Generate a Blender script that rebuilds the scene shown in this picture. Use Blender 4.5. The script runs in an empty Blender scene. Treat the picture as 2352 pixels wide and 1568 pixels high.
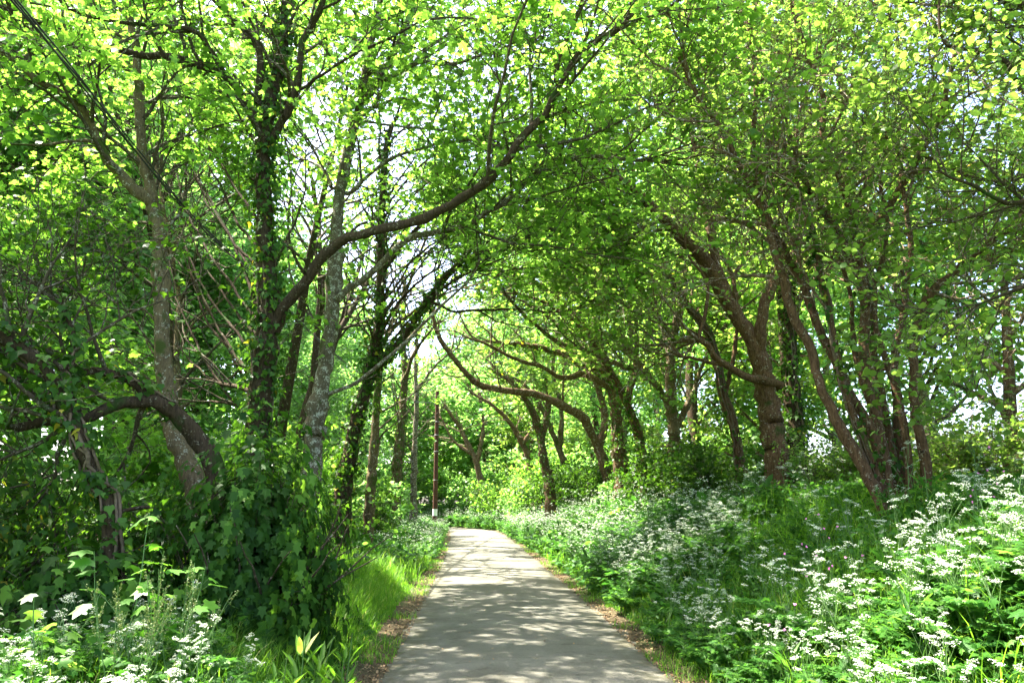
import bpy, math, random
import numpy as np
from mathutils import Vector
R = math.radians
scene = bpy.context.scene
C = scene.collection
rng = np.random.default_rng(11)

# ---------------------------------------------------------------- camera, sky, sun, exposure
CAMZ, PITCH, FPX = 1.65, R(11.9), 1764.0          # FPX: focal length in pixels of a 2352 x 1568 frame
cd = bpy.data.cameras.new('camera'); cam = bpy.data.objects.new('camera', cd); C.objects.link(cam)
cam.location = (0, 0, CAMZ); cam.rotation_euler = (R(90) + PITCH, 0, 0)
cd.sensor_width = 36; cd.lens = 27; cd.clip_start = .05; cd.clip_end = 2000
scene.camera = cam
SUN_EL, SUN_AZ = R(59), R(-66)                     # azimuth measured from +Y towards +X
w = bpy.data.worlds.new('World'); scene.world = w; w.use_nodes = True
nt = w.node_tree; bg = nt.nodes['Background']; sky = nt.nodes.new('ShaderNodeTexSky')
sky.sky_type = 'NISHITA'; sky.sun_disc = False; sky.sun_elevation = SUN_EL; sky.sun_rotation = SUN_AZ
sky.dust_density = 4.0; sky.air_density = .75
nt.links.new(sky.outputs[0], bg.inputs[0]); bg.inputs[1].default_value = .14
sd = bpy.data.lights.new('sun', 'SUN'); sun = bpy.data.objects.new('sun', sd); C.objects.link(sun)
sd.energy = 4.6; sd.angle = R(.53); sd.color = (1, .94, .83)
sv = Vector((math.sin(SUN_AZ)*math.cos(SUN_EL), math.cos(SUN_AZ)*math.cos(SUN_EL), math.sin(SUN_EL)))
sun.rotation_euler = sv.to_track_quat('Z', 'Y').to_euler(); sun.location = (-20, 10, 40)
vs = scene.view_settings; vs.view_transform = 'Standard'; vs.look = 'None'; vs.gamma = 1; vs.exposure = 3.2
cy = scene.cycles
cy.max_bounces = 8; cy.diffuse_bounces = 7; cy.glossy_bounces = 2; cy.transmission_bounces = 5; cy.transparent_max_bounces = 4
cy.caustics_reflective = False; cy.caustics_refractive = False; cy.sample_clamp_indirect = 6
cy.use_denoising = True

# ---------------------------------------------------------------- helpers
def P(px, py, D):
    """the world point at distance D up the lane that a sight line through (px, py) meets"""
    u, v = px - 1176, 784 - py
    y = FPX*math.cos(PITCH) - v*math.sin(PITCH); z = FPX*math.sin(PITCH) + v*math.cos(PITCH)
    return np.array((u/y*D, D, CAMZ + z/y*D))
def sm(a, b, x):
    t = np.clip((x - a)/(b - a), 0, 1); return t*t*(3 - 2*t)
def xc(y):
    y = np.asarray(y, float)
    return .45 - .036*y - .00045*y*y - .03*np.clip(y - 46, 0, 30)**2 - 1.8*np.clip(y - 76, 0, None)
def hz(x, y):
    x = np.asarray(x, float); y = np.asarray(y, float); s = x - xc(y)
    n = .10*np.sin(1.3*x + .7*y) + .07*np.sin(2.9*y - 1.1*x + 1) + .05*np.sin(3.7*x + 2.3*y + 2)
    right = sm(1.5, 4.8, s)*1.35
    left = sm(1.5, 3.2, -s)*.28 + sm(22, 130, -s)*15.0
    return right + left + n*sm(1.6, 3.2, np.abs(s))*np.where(np.abs(s) > 60, 0, 1)
def unit(a): return a/np.maximum(np.linalg.norm(a, axis=-1, keepdims=True), 1e-9)

class MB:
    """collects vertex and face arrays; build() links them as ONE mesh object"""
    def __init__(s): s.v = []; s.f = []; s.r = []; s.n = 0
    def add(s, v, faces, rnd=0.5):
        v = np.asarray(v, np.float32).reshape(-1, 3); s.v.append(v)
        for f in faces:
            f = np.asarray(f, np.int64)
            if f.size == 0: continue
            s.f.append(f + s.n)
            s.r.append(np.broadcast_to(np.asarray(rnd, np.float32), (len(f),)) if np.ndim(rnd) == 0 or len(rnd) == len(f) else np.repeat(rnd, len(f)//len(rnd)).astype(np.float32))
        s.n += len(v)
    def build(s, name, mat, parent=None, smooth=False):
        me = bpy.data.meshes.new(name)
        if s.n:
            v = np.concatenate(s.v); me.vertices.add(len(v)); me.vertices.foreach_set('co', v.ravel())
            loops = np.concatenate([f.ravel() for f in s.f]).astype(np.int32)
            sizes = np.concatenate([np.full(len(f), f.shape[1], np.int32) for f in s.f])
            st = np.concatenate(([0], np.cumsum(sizes)[:-1])).astype(np.int32)
            me.loops.add(len(loops)); me.loops.foreach_set('vertex_index', loops)
            me.polygons.add(len(sizes)); me.polygons.foreach_set('loop_start', st); me.polygons.foreach_set('loop_total', sizes)
            a = me.attributes.new('rnd', 'FLOAT', 'FACE'); a.data.foreach_set('value', np.concatenate(s.r))
            if smooth: me.polygons.foreach_set('use_smooth', np.ones(len(sizes), bool))
            me.update(calc_edges=True)
        me.materials.append(mat)
        o = bpy.data.objects.new(name, me); C.objects.link(o)
        if parent: o.parent = parent
        return o
def tag(o, label=None, cat=None, group=None, kind=None):
    if label: o['label'] = label
    if cat: o['category'] = cat
    if group: o['group'] = group
    if kind: o['kind'] = kind
    return o
def empty(name, loc=(0, 0, 0)):
    o = bpy.data.objects.new(name, None); C.objects.link(o); o.location = loc; o.empty_display_size = .2; return o
def shift(o, loc):
    """move a thing's origin to its base without moving its parts"""
    o.location = loc
    for ch in o.children: ch.location = -Vector(loc)
def copy_thing(root, loc, rz, sc, label, group, name=None):
    r = root.copy(); C.objects.link(r); r.location = loc; r.rotation_euler = (0, 0, rz); r.scale = sc if hasattr(sc, '__len__') else (sc,)*3
    if label: r['label'] = label
    if group: r['group'] = group
    for ch in list(root.children):
        c = ch.copy(); C.objects.link(c); c.parent = r
    return r

def resample(pts, n):
    """Catmull-Rom through pts (any number of columns), n samples"""
    p = np.asarray(pts, float); m = len(p)
    if m == 2: t = np.linspace(0, 1, n)[:, None]; return p[0]*(1 - t) + p[1]*t
    e = np.vstack([2*p[0] - p[1], p, 2*p[-1] - p[-2]])
    t = np.linspace(0, m - 1 - 1e-6, n); i = t.astype(int); f = (t - i)[:, None]
    a, b, c, d = e[i], e[i+1], e[i+2], e[i+3]
    return .5*((2*b) + (c - a)*f + (2*a - 5*b + 4*c - d)*f*f + (3*b - a - 3*c + d)*f**3)
def tubes(mb, pts, rad, k, rnd=.5, lump=0.0):
    """pts (B,N,3), rad (B,N): B tubes of N rings with k sides"""
    pts = np.asarray(pts, float); rad = np.asarray(rad, float)
    if len(pts) == 0: return
    B, N = rad.shape
    t = unit(np.gradient(pts, axis=1)); mean = unit(pts[:, -1] - pts[:, 0])
    ref = np.where(np.abs(mean[:, 2:3]) > .8, np.array([[1., .2, 0]]), np.array([[0, .1, 1.]]))[:, None, :]
    u = unit(np.cross(t, np.broadcast_to(ref, t.shape))); v = np.cross(t, u)
    ang = np.arange(k)*2*math.pi/k
    rr = np.broadcast_to(rad[:, :, None], (B, N, k)).copy()
    if lump:
        s = np.arange(N)[None, :, None]; ph = rng.random((B, 1, 1))*9
        rr *= 1 + lump*(np.sin(2*ang + s*.35 + ph) + .7*np.sin(3*ang - s*.5 + ph*2) + .5*np.sin(5*ang + s*.9 + ph) + .6*(rng.random((B, N, k)) - .5))
    ring = pts[:, :, None, :] + rr[..., None]*(np.cos(ang)[None, None, :, None]*u[:, :, None, :] + np.sin(ang)[None, None, :, None]*v[:, :, None, :])
    idx = np.arange(B*N*k).reshape(B, N, k)
    a = idx[:, :-1, :]; b = np.roll(a, -1, axis=2); c = np.roll(idx[:, 1:, :], -1, axis=2); d = idx[:, 1:, :]
    mb.add(ring.reshape(-1, 3), [np.stack([a, b, c, d], -1).reshape(-1, 4)], rnd)
# leaf templates: (x along, y half width), mirrored
MAPLE = np.array([(0, 0), (-.10, .20), (.06, .50), (.28, .30), (.66, .50), (.64, .22), (1, 0)])
OVATE = np.array([(0, 0), (.22, .27), (.62, .24), (1, 0)])
IVY = np.array([(0, 0), (-.08, .34), (.28, .46), (.46, .22), (1, 0)])
BLUNT = np.array([(0, 0), (.10, .40), (.70, .42), (1, 0)])
def leaves(mb, pos, nrm, size, tpl=OVATE, dirv=None, rnd=None, fold=.28, droop=.22, wide=1.0):
    n = len(pos)
    if n == 0: return
    nrm = unit(nrm)
    d = rng.normal(size=(n, 3)) if dirv is None else dirv + rng.normal(size=(n, 3))*.35
    x = unit(d - nrm*np.sum(d*nrm, -1, keepdims=True)); y = np.cross(nrm, x)
    m = len(tpl); full = np.vstack([tpl, tpl[1:-1]*[1, -1]]); full = full*[1, wide]
    zz = -fold*np.abs(full[:, 1]) - droop*full[:, 0]**2
    sz = np.asarray(size)[:, None, None]
    V = pos[:, None, :] + sz*(full[None, :, 0:1]*x[:, None, :] + full[None, :, 1:2]*y[:, None, :] + zz[None, :, None]*nrm[:, None, :])
    k = full.shape[0]; base = (np.arange(n)*k)[:, None]
    f1 = base + np.arange(m)[None, :]
    f2 = base + np.array([0] + [m - 1] + list(range(k - 1, m - 1, -1)))[None, :]
    if rnd is None: rnd = rng.random(n)
    mb.v.append(V.reshape(-1, 3).astype(np.float32))
    for f in (f1, f2): mb.f.append(f + mb.n); mb.r.append(np.asarray(rnd, np.float32))
    mb.n += n*k
def wander(p0, d0, L, n, noise, up, grow=None):
    """B wandering polylines of n points"""
    p = [p0]; d = unit(d0); step = (L/(n - 1))[:, None]
    drift = rng.normal(size=d.shape)*noise*.5
    for _ in range(n - 1):
        p.append(p[-1] + d*step)
        d = unit(d + rng.normal(size=d.shape)*noise + drift + np.array([0, 0, up]))
    return np.stack(p, 1)
def at_param(pts, t):
    """points and tangents at t (0..1) on (B,N,3) polylines, one per row"""
    N = pts.shape[1]; x = t*(N - 1); i = np.minimum(x.astype(int), N - 2); f = (x - i)[:, None]
    r = np.arange(len(pts)); a, b = pts[r, i], pts[r, i+1]
    return a*(1 - f) + b*f, unit(b - a)
def children_of(pts, rad, per, t0, t1, lr, angle, up, noise, n, rratio=.6, rtip=.004, rmax=9):
    """spawn `per` child branches on each polyline"""
    B = len(pts)
    idx = np.repeat(np.arange(B), per); t = t0 + (t1 - t0)*((np.tile(np.arange(per), B) + rng.random(B*per))/per)
    p, tan = at_param(pts[idx], t)
    rn = rng.normal(size=p.shape); perp = unit(rn - tan*np.sum(rn*tan, -1, keepdims=True))
    a = R(angle)*(.7 + .6*rng.random(len(p)))[:, None]
    d = tan*np.cos(a) + perp*np.sin(a) + np.array([0, 0, up])
    L = lr[0] + (lr[1] - lr[0])*rng.random(len(p)); L = L*(1.15 - .5*(t - t0)/(t1 - t0 + 1e-6))
    N = rad.shape[1]; rp = rad[idx, np.minimum((t*(N - 1)).astype(int), N - 1)]
    q = wander(p, d, L, n, noise, up*.12)
    r0 = np.minimum(np.maximum(rp*rratio, rtip*1.2), rmax)
    r = r0[:, None]*(1 - np.linspace(0, 1, n)[None, :]**.8) + rtip*np.linspace(0, 1, n)[None, :]
    return q, r

# ---------------------------------------------------------------- materials
def newmat(name):
    m = bpy.data.materials.new(name); m.use_nodes = True; n = m.node_tree; n.nodes.clear()
    o = n.nodes.new('ShaderNodeOutputMaterial'); return m, n, o
def ramp(n, stops):
    r = n.nodes.new('ShaderNodeValToRGB'); e = r.color_ramp.elements
    while len(e) < len(stops): e.new(.5)
    for x, (p, c) in zip(e, stops): x.position = p; x.color = (*c, 1)
    return r
def leafmat(name, stops, trans, tcol, rough=.42, spec=.35):
    m, n, o = newmat(name); L = n.links
    a = n.nodes.new('ShaderNodeAttribute'); a.attribute_name = 'rnd'; a.attribute_type = 'GEOMETRY'
    r = ramp(n, stops); L.new(a.outputs['Fac'], r.inputs[0])
    oi = n.nodes.new('ShaderNodeObjectInfo')
    hs = n.nodes.new('ShaderNodeHueSaturation')
    mr = n.nodes.new('ShaderNodeMapRange'); mr.inputs[3].default_value = .85; mr.inputs[4].default_value = 1.15
    L.new(oi.outputs['Random'], mr.inputs[0]); L.new(mr.outputs[0], hs.inputs['Value']); L.new(r.outputs[0], hs.inputs['Color'])
    b = n.nodes.new('ShaderNodeBsdfPrincipled'); b.inputs['Roughness'].default_value = rough; b.inputs['Specular IOR Level'].default_value = spec
    L.new(hs.outputs[0], b.inputs['Base Color'])
    t = n.nodes.new('ShaderNodeBsdfTranslucent')
    mx = n.nodes.new('ShaderNodeMixRGB'); mx.blend_type = 'MULTIPLY'; mx.inputs[0].default_value = 1
    L.new(hs.outputs[0], mx.inputs[1]); mx.inputs[2].default_value = (*tcol, 1); L.new(mx.outputs[0], t.inputs[0])
    s = n.nodes.new('ShaderNodeMixShader'); s.inputs[0].default_value = trans
    L.new(b.outputs[0], s.inputs[1]); L.new(t.outputs[0], s.inputs[2]); L.new(s.outputs[0], o.inputs[0])
    return m
def barkmat(name, base, dark, lichen, lic_amt, moss=(.03, .055, .012), moss_amt=.35, scale=1.0, bump=.6):
    m, n, o = newmat(name); L = n.links
    g = n.nodes.new('ShaderNodeTexCoord'); mp = n.nodes.new('ShaderNodeMapping'); mp.inputs['Scale'].default_value = (1, 1, .22)
    L.new(g.outputs['Object'], mp.inputs[0])
    def noise(sc, det, src, rough=.6):
        x = n.nodes.new('ShaderNodeTexNoise'); x.inputs['Scale'].default_value = sc; x.inputs['Detail'].default_value = det; x.inputs['Roughness'].default_value = rough
        L.new(src, x.inputs['Vector']); return x
    n1 = noise(38*scale, 6, mp.outputs[0], .7); c1 = ramp(n, [(.32, dark), (.62, base)]); L.new(n1.outputs[0], c1.inputs[0])
    n2 = noise(11, 5, g.outputs['Object'], .65); n3 = noise(40, 4, g.outputs['Object'], .7)
    mul = n.nodes.new('ShaderNodeMath'); mul.operation = 'ADD'; L.new(n2.outputs[0], mul.inputs[0]); L.new(n3.outputs[0], mul.inputs[1])
    lr = ramp(n, [(1.0 - .0, (0, 0, 0)), (1.0, (1, 1, 1))]); 
    mr = n.nodes.new('ShaderNodeMapRange'); mr.inputs[1].default_value = 1.17 - lic_amt*.25; mr.inputs[2].default_value = 1.22 - lic_amt*.25
    L.new(mul.outputs[0], mr.inputs[0])
    n.nodes.remove(lr)
    mA = n.nodes.new('ShaderNodeMixRGB'); L.new(mr.outputs[0], mA.inputs[0]); L.new(c1.outputs[0], mA.inputs[1]); mA.inputs[2].default_value = (*lichen, 1)
    n4 = noise(2.2, 5, g.outputs['Object'], .6); mr2 = n.nodes.new('ShaderNodeMapRange'); mr2.inputs[1].default_value = .68 - moss_amt*.3; mr2.inputs[2].default_value = .76 - moss_amt*.3
    L.new(n4.outputs[0], mr2.inputs[0])
    mB = n.nodes.new('ShaderNodeMixRGB'); L.new(mr2.outputs[0], mB.inputs[0]); L.new(mA.outputs[0], mB.inputs[1]); mB.inputs[2].default_value = (*moss, 1)
    b = n.nodes.new('ShaderNodeBsdfPrincipled'); b.inputs['Roughness'].default_value = .9; b.inputs['Specular IOR Level'].default_value = .08
    L.new(mB.outputs[0], b.inputs['Base Color'])
    bp = n.nodes.new('ShaderNodeBump'); bp.inputs['Strength'].default_value = bump; bp.inputs['Distance'].default_value = .03
    L.new(n1.outputs[0], bp.inputs['Height']); L.new(bp.outputs[0], b.inputs['Normal']); L.new(b.outputs[0], o.inputs[0])
    return m
def plain(name, col, rough=.6, spec=.3, var=0):
    m, n, o = newmat(name); L = n.links
    b = n.nodes.new('ShaderNodeBsdfPrincipled'); b.inputs['Roughness'].default_value = rough; b.inputs['Specular IOR Level'].default_value = spec
    x = n.nodes.new('ShaderNodeTexNoise'); x.inputs['Scale'].default_value = 30; x.inputs['Detail'].default_value = 4
    r = ramp(n, [(.3, tuple(c*(1 - var) for c in col)), (.7, tuple(min(1, c*(1 + var)) for c in col))])
    g = n.nodes.new('ShaderNodeTexCoord'); L.new(g.outputs['Object'], x.inputs['Vector']); L.new(x.outputs[0], r.inputs[0])
    L.new(r.outputs[0], b.inputs['Base Color']); L.new(b.outputs[0], o.inputs[0]); return m

M = {}
M['maple'] = leafmat('sycamore_leaf', [(0, (.044, .105, .012)), (.5, (.076, .174, .022)), (.93, (.115, .23, .04)), (1, (.16, .25, .05))], .62, (3.05, 2.7, 1.9), .42, .28)
M['thorn'] = leafmat('thorn_leaf', [(0, (.052, .105, .014)), (.5, (.085, .164, .026)), (.93, (.125, .22, .045)), (.985, (.16, .22, .05)), (1, (.45, .32, .04))], .58, (3.0, 2.65, 1.9), .42, .28)
M['ivy'] = leafmat('ivy_leaf', [(0, (.018, .052, .007)), (.6, (.04, .10, .012)), (.97, (.08, .17, .022)), (1, (.34, .28, .03))], .38, (2.4, 2.3, 1), .45, .18)
M['shademaple'] = leafmat('shaded_shrub_leaf', [(0, (.014, .045, .007)), (.6, (.030, .085, .010)), (.9, (.06, .145, .018)), (1, (.11, .22, .03))], .42, (2.4, 2.3, 1), .5, .12)  # sycamore leaf darkened so its colour carries the deep shade
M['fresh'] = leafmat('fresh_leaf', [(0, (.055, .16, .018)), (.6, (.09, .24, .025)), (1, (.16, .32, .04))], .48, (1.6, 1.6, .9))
M['far'] = leafmat('wood_leaf', [(0, (.055, .13, .024)), (.5, (.085, .188, .042)), (1, (.135, .25, .07))], .62, (2.9, 2.6, 2.1), .4, .35)
M['grass'] = leafmat('grass_blade', [(0, (.045, .12, .012)), (.6, (.085, .20, .018)), (.95, (.15, .29, .03)), (1, (.36, .34, .14))], .48, (2.2, 2.2, 1.2), .45, .2)
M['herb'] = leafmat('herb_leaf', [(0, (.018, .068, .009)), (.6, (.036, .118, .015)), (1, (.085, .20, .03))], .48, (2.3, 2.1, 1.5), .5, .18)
M['stemg'] = leafmat('green_stem', [(0, (.06, .14, .03)), (1, (.11, .20, .05))], .15, (1.2, 1.2, 1), .5)
M['petal'] = leafmat('white_petal', [(0, (.42, .50, .32)), (.5, (.58, .63, .50)), (1, (.74, .76, .68))], .35, (1.1, 1.1, 1.1), .6, .1)
M['pink'] = leafmat('pink_petal', [(0, (.55, .16, .36)), (1, (.62, .24, .45))], .3, (1, 1, 1), .6, .2)
M['seed'] = leafmat('seed_spike', [(0, (.09, .14, .03)), (1, (.15, .18, .06))], .25, (1.2, 1.2, 1), .6)
M['litter'] = leafmat('dead_leaf', [(0, (.07, .04, .02)), (.4, (.14, .085, .04)), (.8, (.24, .15, .07)), (1, (.32, .24, .12))], .12, (1.2, 1, 1), .7)
M['silver'] = barkmat('silver_bark', (.15, .12, .078), (.06, .047, .03), (.40, .39, .31), .42, moss=(.045, .06, .015), moss_amt=.30, bump=.5)
M['tan'] = barkmat('tan_bark', (.15, .108, .058), (.055, .040, .023), (.34, .33, .25), .18, moss=(.05, .065, .015), moss_amt=.42, bump=.5)
M['brown'] = barkmat('brown_bark', (.14, .085, .045), (.04, .025, .014), (.30, .27, .20), .25, moss_amt=.25, bump=.9)
M['dark'] = barkmat('dark_bark', (.068, .046, .027), (.02, .014, .009), (.22, .20, .14), .05, moss_amt=.35, bump=.8)
M['red'] = barkmat('thorn_bark', (.15, .084, .045), (.034, .020, .012), (.30, .25, .18), .12, moss_amt=.15, bump=1.0)
M['twig'] = barkmat('twig_bark', (.075, .058, .035), (.035, .027, .017), (.24, .22, .16), .3, moss_amt=.3, bump=.2)
M['twigr'] = barkmat('thorn_twig_bark', (.17, .11, .065), (.07, .045, .028), (.36, .32, .26), .4, moss_amt=.1, bump=.2)
M['vine'] = plain('ivy_stem_bark', (.14, .10, .065), .85, .2, .4)

# ---------------------------------------------------------------- ground and lane
def terrain():
    xs = np.concatenate([-np.geomspace(700, 32, 22), np.arange(-30, -8, .6), np.arange(-8, 10, .18), np.arange(10, 30, .6), np.geomspace(32, 700, 22)])
    ys = np.concatenate([-np.geomspace(700, 12, 16), np.arange(-10, 2, .6), np.arange(2, 30, .2), np.arange(30, 80, .5), np.geomspace(82, 900, 26)])
    X, Y = np.meshgrid(xs, ys); Z = hz(X, Y); s = X - xc(Y)
    Z = Z + rng.normal(size=Z.shape)*.012*(np.abs(s) > 1.6)*(np.abs(s) < 12)
    n, m = X.shape; idx = np.arange(n*m).reshape(n, m)
    f = np.stack([idx[:-1, :-1], idx[:-1, 1:], idx[1:, 1:], idx[1:, :-1]], -1).reshape(-1, 4)
    mb = MB(); mb.add(np.stack([X, Y, Z], -1), [f], 0.5)
    mt, nn, o = newmat('earth'); L = nn.links
    at = nn.nodes.new('ShaderNodeAttribute'); at.attribute_name = 'verge'
    g = nn.nodes.new('ShaderNodeTexCoord')
    x = nn.nodes.new('ShaderNodeTexNoise'); x.inputs['Scale'].default_value = 9; x.inputs['Detail'].default_value = 8; L.new(g.outputs['Object'], x.inputs['Vector'])
    r1 = ramp(nn, [(.3, (.014, .035, .008)), (.6, (.035, .08, .016)), (.8, (.06, .12, .025))]); L.new(x.outputs[0], r1.inputs[0])
    x2 = nn.nodes.new('ShaderNodeTexNoise'); x2.inputs['Scale'].default_value = 45; x2.inputs['Detail'].default_value = 5; L.new(g.outputs['Object'], x2.inputs['Vector'])
    r2 = ramp(nn, [(.35, (.035, .028, .016)), (.55, (.085, .066, .036)), (.72, (.17, .13, .075))]); L.new(x2.outputs[0], r2.inputs[0])
    mx = nn.nodes.new('ShaderNodeMixRGB'); L.new(at.outputs['Fac'], mx.inputs[0]); L.new(r1.outputs[0], mx.inputs[1]); L.new(r2.outputs[0], mx.inputs[2])
    am = nn.nodes.new('ShaderNodeAttribute'); am.attribute_name = 'meadow'; r5 = ramp(nn, [(.35, (.09, .19, .025)), (.65, (.15, .26, .04))]); L.new(x.outputs[0], r5.inputs[0])
    m5 = nn.nodes.new('ShaderNodeMixRGB'); L.new(am.outputs['Fac'], m5.inputs[0]); L.new(mx.outputs[0], m5.inputs[1]); L.new(r5.outputs[0], m5.inputs[2]); mx = m5
    b = nn.nodes.new('ShaderNodeBsdfPrincipled'); b.inputs['Roughness'].default_value = .95; b.inputs['Specular IOR Level'].default_value = .1
    bp = nn.nodes.new('ShaderNodeBump'); bp.inputs['Strength'].default_value = .7; bp.inputs['Distance'].default_value = .04
    L.new(x2.outputs[0], bp.inputs['Height']); L.new(bp.outputs[0], b.inputs['Normal'])
    L.new(mx.outputs[0], b.inputs['Base Color']); L.new(b.outputs[0], o.inputs[0])
    ob = mb.build('ground', mt, smooth=True); tag(ob, kind='structure')
    wob = .22*np.sin(Y*1.9 + np.sin(Y*.7)*2) + .12*np.sin(Y*5.3)
    md = sm(13, 24, np.abs(s)).astype(np.float32)
    a = ob.data.attributes.new('meadow', 'FLOAT', 'POINT'); a.data.foreach_set('value', md.ravel())
    vg = np.where(np.abs(s) < 60, 1 - sm(1.6, 2.0, np.abs(s) + wob - .12*(s < 0)), 0).astype(np.float32)
    a = ob.data.attributes.new('verge', 'FLOAT', 'POINT'); a.data.foreach_set('value', vg.ravel())
terrain()
def lane():
    ys = np.concatenate([np.arange(-12, 30, .15), np.arange(30, 95, .5)]); c = xc(ys)
    cols = np.linspace(-1, 1, 15); n = len(ys)
    jl = np.convolve(rng.normal(size=n + 8), np.ones(9)/9, 'valid')[:n]*.16 + rng.normal(size=n)*.025; jr = np.convolve(rng.normal(size=n + 8), np.ones(9)/9, 'valid')[:n]*.16 + rng.normal(size=n)*.025
    X = c[:, None] + cols[None, :]*1.43; X[:, 0] += jl - .03; X[:, -1] += jr + .02
    Z = .03 - .022*cols[None, :]**2 + 0*X; Z[:, 0] = .004; Z[:, -1] = .004
    idx = np.arange(n*15).reshape(n, 15)
    f = np.stack([idx[:-1, :-1], idx[:-1, 1:], idx[1:, 1:], idx[1:, :-1]], -1).reshape(-1, 4)
    mb = MB(); mb.add(np.stack([X, ys[:, None] + 0*X, Z], -1), [f])
    mt, nn, o = newmat('worn_asphalt'); L = nn.links; g = nn.nodes.new('ShaderNodeTexCoord')
    def no(s, d, r=.6):
        x = nn.nodes.new('ShaderNodeTexNoise'); x.inputs['Scale'].default_value = s; x.inputs['Detail'].default_value = d; x.inputs['Roughness'].default_value = r
        L.new(g.outputs['Object'], x.inputs['Vector']); return x
    a = no(1.1, 5); b_ = no(160, 3, .7); v = nn.nodes.new('ShaderNodeTexVoronoi'); v.inputs['Scale'].default_value = 110; L.new(g.outputs['Object'], v.inputs['Vector'])
    r1 = ramp(nn, [(.3, (.082, .079, .060)), (.52, (.112, .109, .088)), (.7, (.150, .146, .120))]); L.new(a.outputs[0], r1.inputs[0])
    r2 = ramp(nn, [(.32, (.38, .38, .38)), (.5, (.95, .95, .95)), (.72, (1.7, 1.6, 1.45))]); L.new(b_.outputs[0], r2.inputs[0])
    mx = nn.nodes.new('ShaderNodeMixRGB'); mx.blend_type = 'MULTIPLY'; mx.inputs[0].default_value = .9; L.new(r1.outputs[0], mx.inputs[1]); L.new(r2.outputs[0], mx.inputs[2])
    d_ = no(6.5, 8, .75); r3 = ramp(nn, [(.36, (.55, .53, .45)), (.47, (1, 1, 1)), (.62, (1, 1, 1)), (.70, (1.22, 1.2, 1.12))]); L.new(d_.outputs[0], r3.inputs[0])
    m3 = nn.nodes.new('ShaderNodeMixRGB'); m3.blend_type = 'MULTIPLY'; m3.inputs[0].default_value = .75; L.new(mx.outputs[0], m3.inputs[1]); L.new(r3.outputs[0], m3.inputs[2])
    ed = nn.nodes.new('ShaderNodeAttribute'); ed.attribute_name = 'edge'; e2 = nn.nodes.new('ShaderNodeMath'); e2.operation = 'MULTIPLY'
    r4 = ramp(nn, [(.42, (0, 0, 0)), (.58, (1, 1, 1))]); L.new(no(4, 6, .7).outputs[0], r4.inputs[0]); L.new(ed.outputs['Fac'], e2.inputs[0]); L.new(r4.outputs[0], e2.inputs[1])
    m4 = nn.nodes.new('ShaderNodeMixRGB'); L.new(e2.outputs[0], m4.inputs[0]); L.new(m3.outputs[0], m4.inputs[1]); m4.inputs[2].default_value = (.06, .055, .028, 1); mx = m4
    b = nn.nodes.new('ShaderNodeBsdfPrincipled'); b.inputs['Roughness'].default_value = .85; b.inputs['Specular IOR Level'].default_value = .25
    bp = nn.nodes.new('ShaderNodeBump'); bp.inputs['Strength'].default_value = .5; bp.inputs['Distance'].default_value = .012
    L.new(v.outputs[0], bp.inputs['Height']); L.new(bp.outputs[0], b.inputs['Normal'])
    L.new(mx.outputs[0], b.inputs['Base Color']); L.new(b.outputs[0], o.inputs[0])
    ob = mb.build('lane', mt, smooth=True); tag(ob, kind='structure')
    eg = sm(.62, 1.0, np.abs(cols))[None, :] + 0*X
    at = ob.data.attributes.new('edge', 'FLOAT', 'POINT'); at.data.foreach_set('value', eg.astype(np.float32).ravel())
lane()

# ---------------------------------------------------------------- trees
def clear(p):
    """True where foliage may be: the lane's headroom and the space before the camera stay open"""
    s = p[:, 0] - xc(p[:, 1]); y = p[:, 1]; z = p[:, 2]
    arch = z > 5.0 - .30*s*s
    arch |= np.abs(s) > 4.2
    near = (y > 7.0) | (z > 5.2) | (np.abs(p[:, 0]) > 6.5)
    cam_ = ~((y < 4.2) & (np.abs(p[:, 0]) < 5) & (z < 7.0))
    wz = np.interp(y, [0, 6, 13, 20, 47], [6.6, 5.9, 5.5, 5.4, 7.6]); wire = (np.abs(p[:, 0] + 4.4) < .5) & (np.abs(z - wz) < .55) & (y < 24)
    near &= ~wire                                    # leaves are cut back round the overhead cable
    return arch & near & cam_ & (z > .3)
def sunpath(p):
    """where the sun ray through p meets the lane's level"""
    t = p[:, 2]/sv.z; return p[:, 0] - sv.x*t, p[:, 1] - sv.y*t
def thin(p, keep_near=1.0, keep_far=.20):
    """canopy is loose over the farther lane, where most of the lane lies in sun"""
    gx, gy = sunpath(p); s = gx - xc(gy)
    on = (s > -4.4) & (s < 5.5) & (gy > 11)
    tuft = (s < -1.2) & (s > -4) & (gy > 10) & (gy < 16.5)
    k = keep_near + (keep_far - keep_near)*sm(11, 19, gy)
    # gaps grouped in patches
    g = .5 + .5*np.sin(gx*2.1 + 1.3*np.sin(gy*1.1))*np.sin(gy*1.7 + gx*.6)
    drop = on & (g*.6 + .4*rng.random(len(p)) > k + .1)
    # small openings in the nearer roof let single sun flecks through
    h = np.sin(gx*8.3 + 2*np.sin(gy*2.3))*np.sin(gy*7.1 + 2*np.sin(gx*2.9)); h2 = np.sin(gx*1.1 + gy*.8 + 1)
    fleck = (h > .80 - .22*(h2 > .4)) & (gy > -2) & (gy <= 13) & (s > -6) & (s < 1.7) & (rng.random(len(p)) < .97)
    return ~(drop | fleck | (tuft & (rng.random(len(p)) < .93)))
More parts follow.
